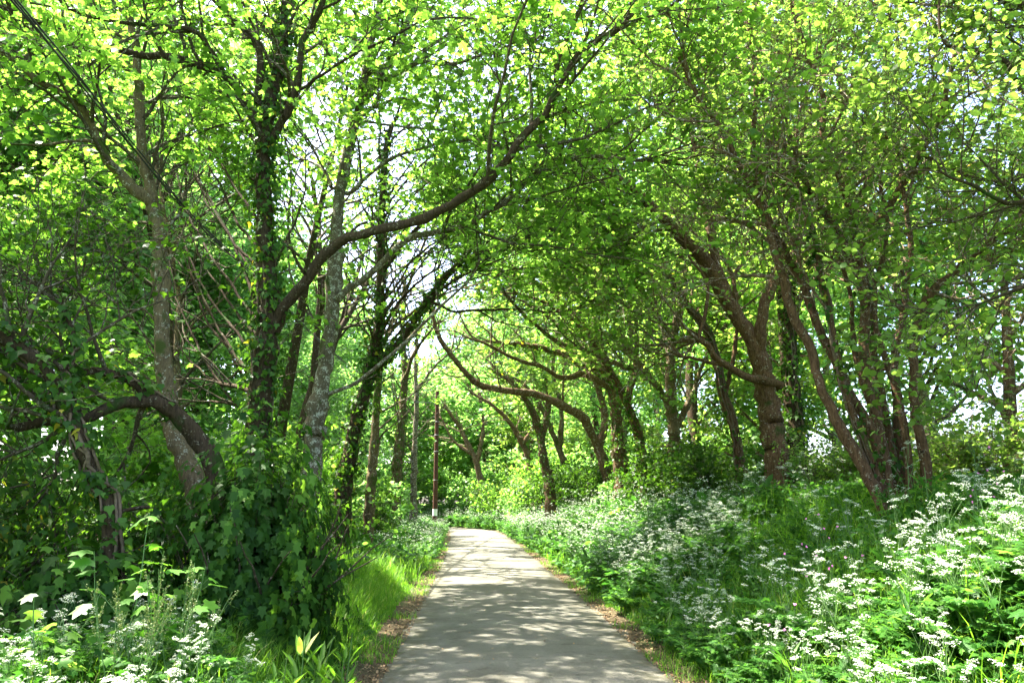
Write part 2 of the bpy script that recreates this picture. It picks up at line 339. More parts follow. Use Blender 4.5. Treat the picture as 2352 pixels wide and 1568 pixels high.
def foliage(tree, twigs_mb, leaf_mb, L1, R1, per2, per3, leaf_n, lsize, tpl, l2=(.7, 1.5), l3=(.3, .65), flat=.55, noise=.16, rndshift=0, doclear=True, k3=3, up=.10, scatter=.10, bare=0):
    if doclear:
        ok = clear(L1[:, L1.shape[1]//2]) & clear(L1[:, -1]); L1, R1 = L1[ok], R1[ok]
    if len(L1) == 0: return
    tubes(twigs_mb, L1, R1, 5)
    L2, R2 = children_of(L1, R1, per2, .2, 1, l2, 48, up, noise, 6, .6, .0045, .02)
    if doclear: ok = clear(L2[:, -1]) & clear(L2[:, 3]) & thin(L2[:, 3]); L2, R2 = L2[ok], R2[ok]
    tubes(twigs_mb, L2, R2, 4)
    L3, R3 = children_of(L2, R2, per3, .15, 1, l3, 45, up*.5, noise, 4, .55, .003, .008)
    if doclear: ok = clear(L3[:, -1]) & thin(L3[:, 2]); L3, R3 = L3[ok], R3[ok]
    if k3: tubes(twigs_mb, L3, R3, k3)
    if bare:
        B2, q2 = children_of(L1, R1, bare, .1, 1, (l2[0]*.8, l2[1]*1.1), 62, up*.3, noise*1.5, 7, .55, .0035, .014)
        if doclear: ok = clear(B2[:, -1]) & clear(B2[:, 3]) & thin(B2[:, 3]); B2, q2 = B2[ok], q2[ok]
        tubes(twigs_mb, B2, q2, 3)
        B3, q3 = children_of(B2, q2, 3, .2, 1, l3, 55, 0, noise*1.5, 4, .6, .0025, .007); tubes(twigs_mb, B3, q3, 3)
    cl = rng.random(len(L3))*.35
    idx = np.repeat(np.arange(len(L3)), leaf_n); t = rng.random(len(idx))
    p, tan = at_param(L3[idx], t); p = p + rng.normal(size=p.shape)*scatter*np.array([1, 1, .5])
    if doclear: ok = clear(p) & thin(p); p, tan, idx = p[ok], tan[ok], idx[ok]
    nrm = rng.normal(size=p.shape)*flat + np.array([0, 0, 1.])
    sz = lsize*(.6 + .7*rng.random(len(p)))
    leaves(leaf_mb, p, nrm, sz, tpl, dirv=tan + np.array([0, 0, -.2]), rnd=np.clip(rng.random(len(p))*.65 + cl[idx] + rndshift, 0, 1))
def ivy_on(mb, vmb, pts, rad, dens, spread=.135, size=.075, vines=6):
    """ivy leaves and stems up a limb: pts (N,3), rad (N)"""
    seg = np.linalg.norm(np.diff(pts, axis=0), axis=1).sum(); n = int(dens*seg)
    t = rng.random(n); p, tan = at_param(np.repeat(pts[None], n, 0), t); r = np.interp(t, np.linspace(0, 1, len(rad)), rad)
    rn = rng.normal(size=p.shape); perp = unit(rn - tan*np.sum(rn*tan, -1, keepdims=True))
    clump = .5 + .5*np.sin(t*seg*3.1 + perp[:, 0]*2) * np.sin(t*seg*1.3 + perp[:, 1]*3 + 1)
    ok = rng.random(n) < .35 + .65*clump; t, p, tan, r, perp, clump = t[ok], p[ok], tan[ok], r[ok], perp[ok], clump[ok]
    out = r + spread*np.abs(rng.normal(size=len(p)))*(.4 + clump) + .015
    q = p + perp*out[:, None]
    nrm = perp*.9 + rng.normal(size=p.shape)*.45 + np.array([0, 0, .35])
    leaves(mb, q, nrm, size*(.55 + .8*rng.random(len(q))), IVY, dirv=np.tile([0, 0, -1.], (len(q), 1)) + perp*.3)
    for k in range(vines):
        N = 26; a0 = rng.random()*6.28; t0, t1 = sorted(rng.random(2)*.6); t1 = min(1, t0 + .45)
        tt = np.linspace(t0, t1, N); pp, tn = at_param(np.repeat(pts[None], N, 0), tt); rr = np.interp(tt, np.linspace(0, 1, len(rad)), rad)
        a = a0 + np.cumsum(rng.normal(size=N))*.22
        u = unit(np.cross(tn, np.array([.3, 1, .1]))); v = np.cross(tn, u)
        q = pp + (rr*1.05 + .012)[:, None]*(np.cos(a)[:, None]*u + np.sin(a)[:, None]*v)
        tubes(vmb, q[None], np.full((1, N), .006 + .012*rng.random()), 5, lump=.1)
def traced_tree(name, label, cat, limbs, bark, twig='twig', leafm='maple', tpl=MAPLE, lsize=.12, l1=(1.4, 2.8), per1=3.0, per2=5, per3=4, leaf_n=6,
                ivy=(), base_ext=True, group=None, angle=50, leafy=None, up=.22, flat=.55, noise=.16, seed=1, ivydens=260, bare=2):
    """limbs: (points (px,py,D), r0, r1[, leafy from t])"""
    global rng
    rng = np.random.default_rng(seed)
    root = empty(name); tag(root, label, cat, group)
    tm, bm_, cm, im, vm = MB(), MB(), MB(), MB(), MB(); base = None
    allL, allR = [], []
    for li, lb in enumerate(limbs):
        raw, r0, r1 = lb[0], lb[1], lb[2]; lt = lb[3] if len(lb) > 3 else .25
        w = np.array([P(*q) for q in raw])
        if li == 0 or (len(lb) > 4 and lb[4]):
            g = w[0].copy(); d = w[0] - w[1]; g = w[0] + d/max(1e-3, np.linalg.norm(d))*.3; g[2] = float(hz(g[0], g[1])) - .25
            if w[0][2] > g[2] + .3: w = np.vstack([g, w])
            if base is None: base = Vector((w[0][0], w[0][1], float(hz(w[0][0], w[0][1]))))
            flare = True
        else: flare = False
        L = np.linalg.norm(np.diff(w, axis=0), axis=1).sum(); N = max(10, int(L*7))
        q = resample(w, N); tt = np.linspace(0, 1, N)
        q = q + np.cumsum(rng.normal(size=q.shape), 0)*.011*(r0 < .15)
        rad = r0 + (r1 - r0)*tt**.9
        kn = np.convolve(rng.normal(size=N + 6), np.ones(5)/5, 'valid')[:N]; rad = rad*(1 + .13*kn + .22*(rng.random(N) < .07))
        q[1:-1] += rng.normal(size=(N - 2, 3))*(.10*rad[1:-1, None])
        if flare: rad = rad*(1 + .45*np.exp(-tt*L/.35))
        if r0 > .03:                                  # broken stubs and side spurs
            ns = max(1, int(L*.9)); st_, sr = children_of(q[None], rad[None], ns, .12, .95, (.08, .34), 65, .1, .25, 4, .45, .008, .035); sr = np.maximum(sr, sr[:, :1]*.6); tubes(tm, st_, sr, 6, lump=.1)
        tubes(tm, q[None], rad[None], 14 if r0 > .06 else 8, lump=.055)
        if ivy == 'all' or li in ivy: ivy_on(im, vm, q, rad, ivydens*(.6 + 3*r0), size=.08)
        if lt < 1:
            n1 = max(2, int(per1*L*(1 - lt)))
            b, rb = children_of(q[None], rad[None], n1, lt, 1.0, l1, angle, up, .13, 8, .62, .007, .035)
            allL.append(b); allR.append(rb)
            # the limb's own tip keeps growing as a spray
            b, rb = children_of(q[None], rad[None], 3, .93, 1.0, l1, 28, up, .14, 8, .8, .006, .04); allL.append(b); allR.append(rb)
    if allL:
        foliage(root, bm_, cm, np.concatenate(allL), np.concatenate(allR), per2, per3, leaf_n, lsize, tpl, flat=flat, noise=noise, bare=bare)
    tm.build('trunk', M[bark], root, True)
    if bm_.n: bm_.build('branches', M[twig], root)
    if cm.n: cm.build('crown', M[leafm], root)
    if im.n: im.build('ivy', M['ivy'], root)
    if vm.n: vm.build('ivy_stems', M['vine'], root)
    shift(root, base)
    return root
LG, RG = 'trees lining the left side of the lane', 'trees lining the right side of the lane'
T = traced_tree
# left side, near to far
T('sycamore_tree', 'slender lichen-spotted grey tree forking high up, leftmost pale trunk', 'tree', [
    ([(470, 1270, 9.6), (455, 1150, 9.7), (420, 1020, 9.8), (392, 900, 9.9), (380, 750, 10), (370, 550, 10.2), (345, 450, 10.3), (325, 325, 10.4), (310, 225, 10.5), (305, 125, 10.6), (288, 0, 10.8), (270, -220, 11)], .145, .05, .5),
    ([(350, 465, 10.3), (320, 440, 10.2), (280, 395, 10.1), (240, 340, 9.9), (205, 250, 9.7), (150, 200, 9.5), (80, 160, 9.3), (0, 100, 9.1), (-120, 40, 8.9)], .075, .03, .2),
    ([(238, 330, 9.9), (210, 322, 9.8), (165, 318, 9.7), (90, 330, 9.6), (0, 327, 9.4)], .03, .015, .3),
    ([(375, 545, 10.1), (330, 552, 10), (280, 560, 9.9), (230, 600, 9.8), (150, 625, 9.6)], .022, .01, .3),
    ([(358, 740, 10), (330, 715, 9.9), (270, 708, 9.7), (200, 700, 9.5)], .02, .01, .3),
    ([(200, 260, 9.7), (165, 200, 9.6), (110, 90, 9.5), (30, 20, 9.3)], .035, .015, .2),
    ], 'tan', group=LG, seed=3, lsize=.105)
T('leaning_tree', 'dark rough-barked trunk sweeping left over the undergrowth in front of the pale fork', 'tree', [
    ([(520, 1190, 8.6), (500, 1110, 8.6), (470, 1030, 8.6), (430, 975, 8.5), (392, 937, 8.4), (340, 912, 8.3), (270, 920, 8.2), (200, 945, 8.0), (120, 955, 7.8), (40, 970, 7.6)], .125, .04, .6),
    ([(400, 940, 8.4), (340, 905, 8.3), (300, 870, 8.2), (245, 848, 8.1), (190, 850, 8.0), (150, 820, 7.9)], .065, .03, .4),
    ([(200, 945, 8.0), (130, 935, 7.9), (60, 900, 7.8), (-20, 870, 7.7)], .05, .03, .2),
    ], 'dark', leafm='ivy', tpl=IVY, lsize=.085, l1=(.8, 1.6), group=LG, seed=4, ivy=(1, 2), ivydens=300, up=.1)
T('ivy_tree', 'upright tree with its trunk wrapped in glossy ivy, long limb arching over the lane', 'tree', [
    ([(585, 1180, 11), (592, 1050, 11), (600, 900, 11), (615, 750, 11), (615, 625, 11), (605, 450, 11), (607, 330, 11), (625, 225, 11.1), (650, 100, 11.2), (655, 0, 11.3), (665, -200, 11.5)], .19, .06, .6),
    ([(612, 335, 11), (665, 235, 10.9), (695, 100, 10.8), (735, 30, 10.7), (780, -120, 10.6)], .07, .03, .2),
    ([(604, 310, 11), (565, 230, 10.9), (525, 180, 10.7), (450, 150, 10.4), (380, 135, 10.2), (280, 120, 9.9), (185, 95, 9.6), (125, 65, 9.4), (30, 30, 9.1), (-80, -20, 8.9)], .075, .03, .25),
    ([(525, 178, 10.7), (480, 120, 10.4), (440, 70, 10.2), (350, 60, 9.9), (225, 45, 9.5), (130, 5, 9.2)], .045, .02, .25),
    ([(632, 760, 11), (655, 700, 10.9), (700, 650, 10.8), (740, 590, 10.7), (790, 550, 10.6), (885, 520, 10.4), (985, 490, 10.2), (1075, 440, 10), (1150, 370, 9.8), (1185, 320, 9.7), (1250, 250, 9.6), (1280, 190, 9.5), (1310, 135, 9.4), (1345, 95, 9.3), (1420, 55, 9.1), (1450, 5, 9)], .088, .028, .5),
    ([(1278, 185, 9.5), (1285, 130, 9.45), (1320, 50, 9.4), (1335, -30, 9.3)], .035, .02, .2),
    ([(650, 240, 11), (730, 170, 10.6), (796, 125, 10.3), (935, 45, 9.8), (985, 20, 9.7)], .03, .012, .3),
    ([(590, 240, 11), (592, 110, 10.9), (550, 55, 10.8), (490, 0, 10.6), (430, -80, 10.5)], .07, .03, .3),
    ([(590, 700, 11), (560, 640, 11.3), (500, 520, 11.8), (455, 440, 12.2)], .035, .012, .2),
    ([(590, 860, 11), (540, 830, 11.4), (470, 740, 12), (440, 640, 12.4)], .035, .012, .2),
    ([(588, 900, 11), (540, 895, 11.4), (480, 870, 12), (420, 800, 12.6)], .04, .012, .2),
    ([(588, 940, 11), (530, 930, 11.4), (460, 925, 12.2)], .04, .012, .2),
    ] + [([(592, y0, 11.05), (560 - j*3, y0 - 40 - 6*(i % 3), 11.4), (520 - j*8, y0 - 120 - j*6, 11.9), (475 - j*10, y0 - 190 - j*14, 12.4), (440 - j*8, y0 - 290 - j*14, 12.9)], .028, .008, .72) for i, (y0, j) in enumerate([(560, 2), (610, 5), (655, 0), (730, 4), (780, 1), (820, 6), (880, 3), (915, 5), (500, 3), (960, 8)])] + [
    ([(612, 640, 11), (650, 560, 11.3), (690, 450, 11.8), (700, 350, 12.2)], .03, .01, .2),
    ], 'dark', group=LG, seed=5, l1=(1.5, 3.3), bare=3, ivy=(0,), lsize=.10, ivydens=420)
T('silver_tree', 'pale lichen-blotched trunk leaning right, in the middle of the left row', 'tree', [
    ([(715, 1070, 13), (722, 980, 13), (740, 880, 13), (760, 750, 13), (770, 575, 13), (780, 450, 13), (805, 325, 13), (830, 225, 13), (850, 100, 13), (870, 25, 13), (880, -150, 13)], .185, .05, .6),
    ([(832, 235, 13), (865, 195, 12.9), (910, 125, 12.8), (955, 15, 12.6), (990, -80, 12.4)], .085, .04, .2),
    ([(845, 130, 13), (825, 120, 13), (805, 75, 13), (765, 25, 13), (740, -50, 13)], .05, .03, .2),
    ([(880, 185, 12.9), (905, 175, 12.8), (960, 150, 12.5), (1035, 160, 12.1), (1110, 135, 11.7), (1185, 130, 11.3)], .055, .02, .25),
    ([(795, 445, 13), (812, 438, 12.9), (885, 380, 12.6), (985, 345, 12.2), (1085, 330, 11.8), (1150, 345, 11.5)], .04, .015, .25),
    ([(825, 285, 13), (850, 280, 12.9), (935, 295, 12.6), (1035, 300, 12.2), (1115, 320, 11.9)], .03, .012, .25),
    ([(770, 700, 13), (790, 672, 12.9), (860, 620, 12.7), (935, 550, 12.4), (1035, 525, 12), (1110, 490, 11.7), (1175, 440, 11.4), (1225, 395, 11.2), (1335, 355, 10.8), (1450, 362, 10.5), (1530, 367, 10.3)], .068, .022, .35),
    ([(1225, 395, 11.2), (1240, 325, 11), (1250, 275, 10.9), (1320, 248, 10.7), (1385, 230, 10.5), (1485, 220, 10.2)], .035, .012, .2),
    ([(745, 910, 13), (790, 890, 12.9), (835, 869, 12.8), (880, 835, 12.7), (935, 790, 12.6), (1015, 710, 12.4), (1080, 650, 12.2), (1105, 625, 12.1), (1135, 575, 12)], .04, .015, .4),
    ([(760, 430, 13), (745, 400, 13.2), (700, 370, 13.5), (660, 350, 13.8)], .04, .015, .2),
    ], 'silver', group=LG, seed=6, l1=(1.6, 3.4), bare=3, lsize=.105)
T('ivy_tree', 'slim dark ivy-draped trunk behind the pale blotched one, branches reaching over the lane', 'tree', [
    ([(790, 1110, 17), (800, 1060, 17), (820, 959, 17), (845, 874, 17), (860, 800, 17), (875, 700, 17), (875, 550, 17), (880, 425, 17), (890, 300, 17)], .19, .06, .5),
    ([(848, 868, 17), (880, 825, 16.9), (920, 780, 16.8), (985, 685, 16.6), (1045, 610, 16.4), (1110, 575, 16.2), (1225, 535, 15.8), (1335, 480, 15.5)], .10, .02, .35),
    ([(985, 690, 16.6), (1035, 715, 16.4), (1100, 710, 16.2), (1185, 707, 16), (1280, 715, 15.8), (1360, 695, 15.6)], .035, .015, .3),
    ([(870, 770, 17), (910, 700, 17), (960, 650, 16.8), (1010, 620, 16.6)], .05, .02, .3),
    ([(870, 640, 17), (930, 560, 16.8), (1010, 480, 16.5), (1110, 420, 16)], .05, .02, .2),
    ] + [([(872, y0, 17), (910, y0 - 55, 16.9), (985, y0 - 120 - j*6, 16.6), (1075, y0 - 165 - j*9, 16.2), (1190, y0 - 190 - j*14, 15.8), (1290 + j*8, y0 - 195 - j*16, 15.5)], .030, .009, .5) for y0, j in [(560, 3), (600, 0), (690, 1), (730, 6), (830, 2), (850, 5), (500, 2)]] + [
    ], 'dark', group=LG, seed=7, l1=(1.6, 3.2), bare=3, ivy=(0, 1), lsize=.105, ivydens=380, per1=2.6)
T('sycamore_tree', 'thin pale trunk farther up the left row, before the telegraph pole', 'tree', [
    ([(850, 1140, 22), (858, 1040, 22), (865, 930, 22), (872, 800, 22), (870, 640, 22), (880, 500, 22)], .17, .06, .35),
    ([(868, 800, 22), (920, 740, 22), (980, 700, 21.5), (1060, 660, 21), (1140, 640, 20.5)], .06, .02, .3),
    ([(868, 700, 22), (820, 640, 22), (780, 560, 22)], .05, .02, .2),
    ], 'tan', group=LG, seed=8, lsize=.14, per1=2.4)
T('sycamore_tree', 'very slim second stem standing just behind the leftmost pale trunk', 'tree', [
    ([(430, 1060, 13), (422, 960, 13), (415, 850, 13), (412, 740, 13), (405, 640, 13.2), (380, 500, 13.5), (350, 350, 13.8)], .065, .03, .3),
    ([(415, 800, 13), (450, 740, 13.2), (520, 690, 13.6), (570, 620, 14)], .03, .012, .2),
    ([(425, 880, 13), (370, 830, 13.3), (320, 740, 13.8)], .03, .012, .2),
    ], 'tan', group=LG, seed=9, lsize=.12)
T('ivy_tree', 'gnarled ivy-smothered trunk at the left edge of the undergrowth', 'tree', [
    ([(260, 1180, 7.6), (232, 1090, 7.6), (205, 1020, 7.5), (165, 940, 7.5), (120, 850, 7.4), (60, 780, 7.3), (0, 735, 7.2), (-80, 680, 7)], .08, .05, .4),
    ([(165, 930, 7.5), (150, 850, 7.5), (165, 780, 7.6), (140, 690, 7.7)], .05, .02, .2),
    ], 'dark', leafm='ivy', tpl=IVY, lsize=.08, l1=(.7, 1.5), group=LG, seed=10, ivy='all', ivydens=330, per1=5)
T('sycamore_tree', 'trunk clad low down with ivy, far along the left row near the pole', 'tree', [
    ([(912, 1100, 32), (915, 1040, 32), (922, 960, 32), (930, 860, 32), (925, 760, 32), (930, 640, 32)], .24, .08, .3),
    ([(925, 880, 32), (960, 800, 31), (1010, 740, 30)], .09, .03, .2),
    ], 'tan', group=LG, seed=12, lsize=.17, per1=2.4, l1=(2, 3.6), ivy=(0,), ivydens=120)
T('sycamore_tree', 'distant pale trunk just left of the telegraph pole', 'tree', [
    ([(950, 1120, 40), (952, 1030, 40), (957, 930, 40), (955, 830, 40), (965, 720, 40)], .20, .08, .3),
    ([(955, 900, 40), (1000, 840, 39), (1050, 800, 38)], .09, .03, .2),
    ], 'silver', group=LG, seed=13, lsize=.20, per1=2.2, l1=(2, 3.8))
# right side
T('hawthorn_tree', 'many-stemmed thorn fanning out of one base on the right bank', 'tree', [
    ([(2049, 1180, 10), (2033, 1090, 10), (1990, 982, 10), (1936, 885, 10), (1900, 800, 10), (1871, 745, 10), (1844, 665, 10), (1804, 575, 10), (1774, 510, 10), (1749, 425, 10), (1739, 300, 10), (1739, 150, 10), (1720, 40, 10)], .082, .03, .45),
    ([(2022, 1150, 9.8), (1979, 1057, 9.8), (1925, 960, 9.8), (1882, 885, 9.8), (1859, 790, 9.8), (1817, 700, 9.7), (1790, 600, 9.6), (1774, 525, 9.6), (1709, 400, 9.5), (1659, 320, 9.4), (1609, 250, 9.3), (1560, 150, 9.2)], .085, .025, .5, True),
    ([(2042, 1170, 10.2), (2038, 1068, 10.2), (2011, 939, 10.2), (1979, 831, 10.2), (1984, 700, 10.2), (1974, 600, 10.2), (1954, 475, 10.2), (1934, 400, 10.2), (1894, 310, 10.2), (1884, 225, 10.2), (1869, 145, 10.2), (1834, 65, 10.2), (1809, -20, 10.2)], .082, .03, .5, True),
    ([(2060, 1160, 10.4), (2049, 1068, 10.4), (2028, 939, 10.4), (2005, 820, 10.4), (2000, 723, 10.4), (1985, 630, 10.3)], .085, .06, 1, True),
    ([(2030, 1175, 9.9), (2005, 1070, 9.9), (1965, 960, 9.9), (1935, 840, 9.9), (1915, 720, 9.9), (1880, 600, 9.9), (1850, 480, 9.9), (1810, 330, 9.9)], .055, .02, .6, True),
    ([(2090, 1160, 10.2), (2085, 1050, 10.2), (2070, 930, 10.2), (2030, 800, 10.2), (2025, 680, 10.2), (2050, 560, 10.2), (2040, 420, 10.2)], .06, .022, .6, True),
    ([(2040, 1180, 10.6), (2015, 1060, 10.6), (1998, 930, 10.6), (1962, 800, 10.6), (1960, 680, 10.6), (1925, 560, 10.6)], .05, .03, .8, True),
    ([(2075, 1150, 10.5), (2065, 1068, 10.5), (2055, 939, 10.5), (2044, 831, 10.5), (2070, 700, 10.6), (2080, 600, 10.6), (2085, 500, 10.7), (2075, 380, 10.8)], .08, .03, .6, True),
    ([(2125, 1140, 10.1), (2119, 1068, 10.1), (2103, 982, 10.1), (2092, 874, 10.1), (2099, 760, 10.1), (2124, 675, 10), (2194, 615, 9.9), (2244, 580, 9.8), (2330, 520, 9.6)], .08, .03, .6, True),
    ([(1974, 590, 10.3), (1994, 540, 10.3), (2069, 430, 10.2), (2119, 340, 10.1), (2159, 250, 10), (2189, 130, 9.9), (2229, 0, 9.8), (2250, -100, 9.7)], .055, .025, .3),
    ([(1960, 610, 10.2), (1919, 520, 10.1), (1885, 470, 10.05), (1849, 422, 10)], .04, .03, .9),
    ([(2119, 345, 10), (2099, 370, 9.9), (2044, 320, 9.8), (2039, 240, 9.7), (2064, 115, 9.6), (2039, 30, 9.5)], .025, .012, .3),
    ([(2114, 350, 10), (2164, 380, 9.8), (2239, 415, 9.5), (2314, 435, 9.2), (2400, 470, 9)], .03, .018, .3),
    ([(1870, 145, 10.2), (1900, 110, 10.1), (1940, 60, 10), (1960, -20, 9.9)], .03, .015, .2),
    ], 'red', twig='twigr', leafm='thorn', tpl=BLUNT, lsize=.07, l1=(1.0, 2.3), per1=2.8, per2=5, per3=4, leaf_n=5, group=RG, seed=21, bare=5, noise=.24, angle=58, up=.12, ivy=(3, 4), ivydens=160)
T('thorn_tree', 'old brown trunk with a bare crooked arm stretched left toward the lane', 'tree', [
    ([(1785, 1060, 15), (1775, 1000, 15), (1763, 939, 15), (1753, 863, 15), (1735, 800, 15), (1684, 715, 15), (1629, 615, 15), (1594, 575, 14.9), (1549, 525, 14.8), (1514, 490, 14.7), (1455, 435, 14.5), (1400, 395, 14.3), (1350, 355, 14.1)], .27, .05, .55),
    ([(1795, 885, 14.9), (1765, 872, 14.75), (1726, 866, 14.6), (1672, 836, 14.4), (1645, 815, 14.3), (1634, 793, 14.25), (1602, 780, 14.2)], .095, .05, .95),
    ([(1660, 836, 14.4), (1625, 832, 14.3), (1596, 822, 14.2), (1548, 809, 14.1)], .045, .025, .6),
    ([(1605, 780, 14.2), (1625, 700, 14.3), (1622, 640, 14.3), (1585, 590, 14.3), (1580, 540, 14.3)], .04, .02, .6),
    ([(1745, 830, 15), (1750, 760, 14.9), (1760, 690, 14.9), (1789, 620, 14.8), (1819, 550, 14.8), (1824, 510, 14.8), (1789, 475, 14.8), (1769, 430, 14.8), (1794, 390, 14.8)], .12, .04, .5),
    ([(1690, 725, 15), (1650, 620, 15.1), (1625, 500, 15.2), (1619, 475, 15.2), (1604, 375, 15.3), (1584, 280, 15.4)], .12, .04, .4),
    ([(1455, 435, 14.5), (1450, 380, 14.5), (1445, 330, 14.6), (1470, 260, 14.6)], .04, .02, .3),
    ([(1700, 740, 15), (1685, 650, 14.9), (1730, 560, 14.8), (1700, 460, 14.7)], .05, .02, .3),
    ], 'red', twig='twigr', leafm='thorn', tpl=BLUNT, lsize=.078, l1=(1.2, 2.6), per1=2.4, per2=5, per3=5, leaf_n=5, group=RG, seed=22, bare=4, noise=.24, angle=58, up=.12)
T('ivy_tree', 'straight ivy-covered trunk close behind the old brown one', 'tree', [
    ([(1830, 1060, 16.5), (1828, 992, 16.5), (1823, 912, 16.5), (1817, 777, 16.5), (1815, 650, 16.5), (1830, 520, 16.5), (1820, 400, 16.5)], .22, .07, .4),
    ([(1817, 720, 16.5), (1870, 640, 16.5), (1920, 600, 16.5)], .07, .03, .3),
    ], 'dark', twig='twigr', leafm='thorn', tpl=BLUNT, lsize=.09, l1=(1.2, 2.4), group=RG, seed=23, ivy=(0,), ivydens=330, noise=.22, per1=2.4)
T('sycamore_tree', 'smooth tan trunk forking low, right of the lane where it narrows', 'tree', [
    ([(1550, 1060, 20), (1548, 1000, 20), (1542, 939, 20), (1540, 831, 20), (1550, 755, 20), (1570, 650, 20), (1560, 540, 20), (1575, 420, 20)], .21, .06, .4),
    ([(1552, 985, 20), (1575, 945, 20), (1596, 906, 20), (1607, 863, 20), (1640, 780, 20)], .10, .04, .6),
    ([(1545, 960, 20), (1531, 919, 20), (1485, 859, 19.8), (1435, 839, 19.6), (1350, 804, 19.2), (1285, 784, 18.8), (1200, 720, 18.4), (1140, 650, 18.2)], .11, .03, .4),
    ([(1485, 859, 19.8), (1430, 780, 19.8), (1400, 650, 19.8), (1400, 560, 19.8)], .10, .04, .4),
    ([(1550, 790, 20), (1500, 700, 19.6), (1440, 620, 19.2), (1370, 540, 18.8)], .07, .03, .3),
    ], 'tan', leafm='maple', tpl=BLUNT, lsize=.12, group=RG, seed=24, per1=2.2, l1=(1.6, 3))
T('ivy_tree', 'ivy-hung tree with two bare boughs reaching left above the far lane', 'tree', [
    ([(1428, 1110, 24), (1422, 1040, 24), (1418, 984, 24), (1408, 900, 24), (1380, 840, 24), (1360, 780, 24), (1375, 680, 24), (1360, 580, 24)], .26, .08, .5),
    ([(1400, 890, 24), (1360, 869, 23.8), (1330, 859, 23.7), (1285, 869, 23.5), (1235, 844, 23.2), (1175, 829, 22.9), (1110, 799, 22.6), (1060, 780, 22.4)], .12, .03, .6),
    ([(1385, 845, 24), (1345, 835, 24), (1310, 815, 23.8), (1245, 795, 23.5), (1185, 789, 23.2), (1140, 785, 23)], .13, .04, .5),
    ([(1380, 800, 24), (1320, 720, 23.6), (1250, 660, 23.2), (1180, 620, 22.8)], .09, .03, .3),
    ], 'brown', twig='twigr', leafm='thorn', tpl=BLUNT, lsize=.13, group=RG, seed=25, bare=3, ivy=(0, 2), ivydens=200, per1=2.1, l1=(1.5, 3), noise=.2)
T('thorn_tree', 'slim twisting brown stem between the tan forked trunk and the old thorn', 'tree', [
    ([(1708, 1080, 17.5), (1695, 1000, 17.5), (1668, 900, 17.5), (1640, 780, 17.5), (1590, 700, 17.4), (1540, 620, 17.2), (1480, 560, 17), (1420, 520, 16.8)], .13, .03, .5),
    ([(1668, 900, 17.5), (1690, 800, 17.5), (1700, 700, 17.6), (1680, 600, 17.6)], .06, .03, .4),
    ([(1640, 790, 17.5), (1560, 740, 17.3), (1500, 735, 17.1), (1430, 700, 16.8)], .05, .02, .5),
    ], 'red', twig='twigr', leafm='thorn', tpl=BLUNT, lsize=.10, group=RG, seed=31, bare=4, per1=2.4, noise=.24, ivy=(0,), ivydens=120)
T('ivy_tree', 'crooked ivy-clad stem leaning left beyond the tan forked trunk', 'tree', [
    ([(1478, 1100, 22), (1465, 1000, 22), (1440, 930, 22), (1400, 850, 21.8), (1340, 760, 21.4), (1260, 700, 21), (1180, 670, 20.6)], .15, .03, .5),
    ([(1440, 930, 22), (1455, 830, 22), (1440, 720, 22), (1470, 600, 22)], .09, .03, .4),
    ], 'red', twig='twigr', leafm='thorn', tpl=BLUNT, lsize=.12, group=RG, seed=32, bare=3, per1=2.2, noise=.22, ivy=(0, 1), ivydens=200)
T('ivy_tree', 'short ivy-smothered trunk in the shrubs by the far right verge', 'tree', [
    ([(1262, 1120, 33), (1250, 1060, 33), (1238, 990, 33), (1215, 930, 32.7), (1180, 880, 32.3), (1130, 850, 32)], .24, .07, .5),
    ([(1245, 1010, 33), (1262, 940, 33), (1255, 860, 33)], .14, .06, .4),
    ], 'brown', twig='twigr', leafm='thorn', tpl=BLUNT, lsize=.15, group=RG, seed=33, bare=2, per1=2.0, noise=.22, ivy=(0, 1), ivydens=160)
T('arching_tree', 'tree whose long brown bough arches left across the lane in an S curve', 'tree', [
    ([(1400, 1130, 29), (1390, 1080, 29), (1375, 1029, 29), (1355, 989, 28.8), (1335, 955, 28.6), (1285, 929, 28.3), (1235, 906, 28), (1185, 899, 27.6), (1105, 884, 27), (1055, 839, 26.6), (1015, 784, 26.2), (1002, 755, 26), (990, 700, 25.8)], .23, .06, .6),
    ([(1375, 1030, 29), (1390, 960, 29), (1370, 880, 29), (1340, 780, 29), (1330, 680, 29)], .16, .06, .3),
    ([(1290, 930, 28.3), (1291, 890, 28.2), (1292, 850, 28.2)], .05, .03, .5),
    ([(1335, 800, 29), (1270, 740, 28.6), (1200, 690, 28), (1120, 670, 27.6)], .08, .03, .3),
    ], 'brown', twig='twigr', leafm='thorn', tpl=BLUNT, lsize=.15, group=RG, seed=26, per1=2.0, l1=(1.6, 3.2), noise=.2)
T('sunlit_tree', 'pale sunlit leaning trunk among ivy shrubs far along the right side', 'tree', [
    ([(1320, 1120, 36), (1305, 1079, 36), (1285, 1034, 36), (1265, 984, 36), (1240, 930, 35.6), (1200, 880, 35), (1140, 850, 34.5)], .20, .07, .5),
    ([(1285, 1034, 36), (1290, 950, 36), (1270, 850, 36), (1280, 740, 36)], .14, .06, .3),
    ], 'tan', twig='twigr', leafm='far', tpl=BLUNT, lsize=.18, group=RG, seed=27, per1=2.0, l1=(2, 3.6), noise=.2)
T('thorn_tree', 'brown-limbed thorn half buried in foliage beside the far bend', 'tree', [
    ([(1225, 1130, 44), (1215, 1060, 44), (1195, 1009, 44), (1170, 969, 43.6), (1130, 930, 43), (1080, 900, 42.4)], .22, .08, .5),
    ([(1200, 1020, 44), (1235, 950, 44), (1220, 850, 44)], .14, .06, .3),
    ], 'brown', twig='twigr', leafm='thorn', tpl=BLUNT, lsize=.20, group=RG, seed=28, per1=2.2, l1=(2, 3.8), noise=.2)
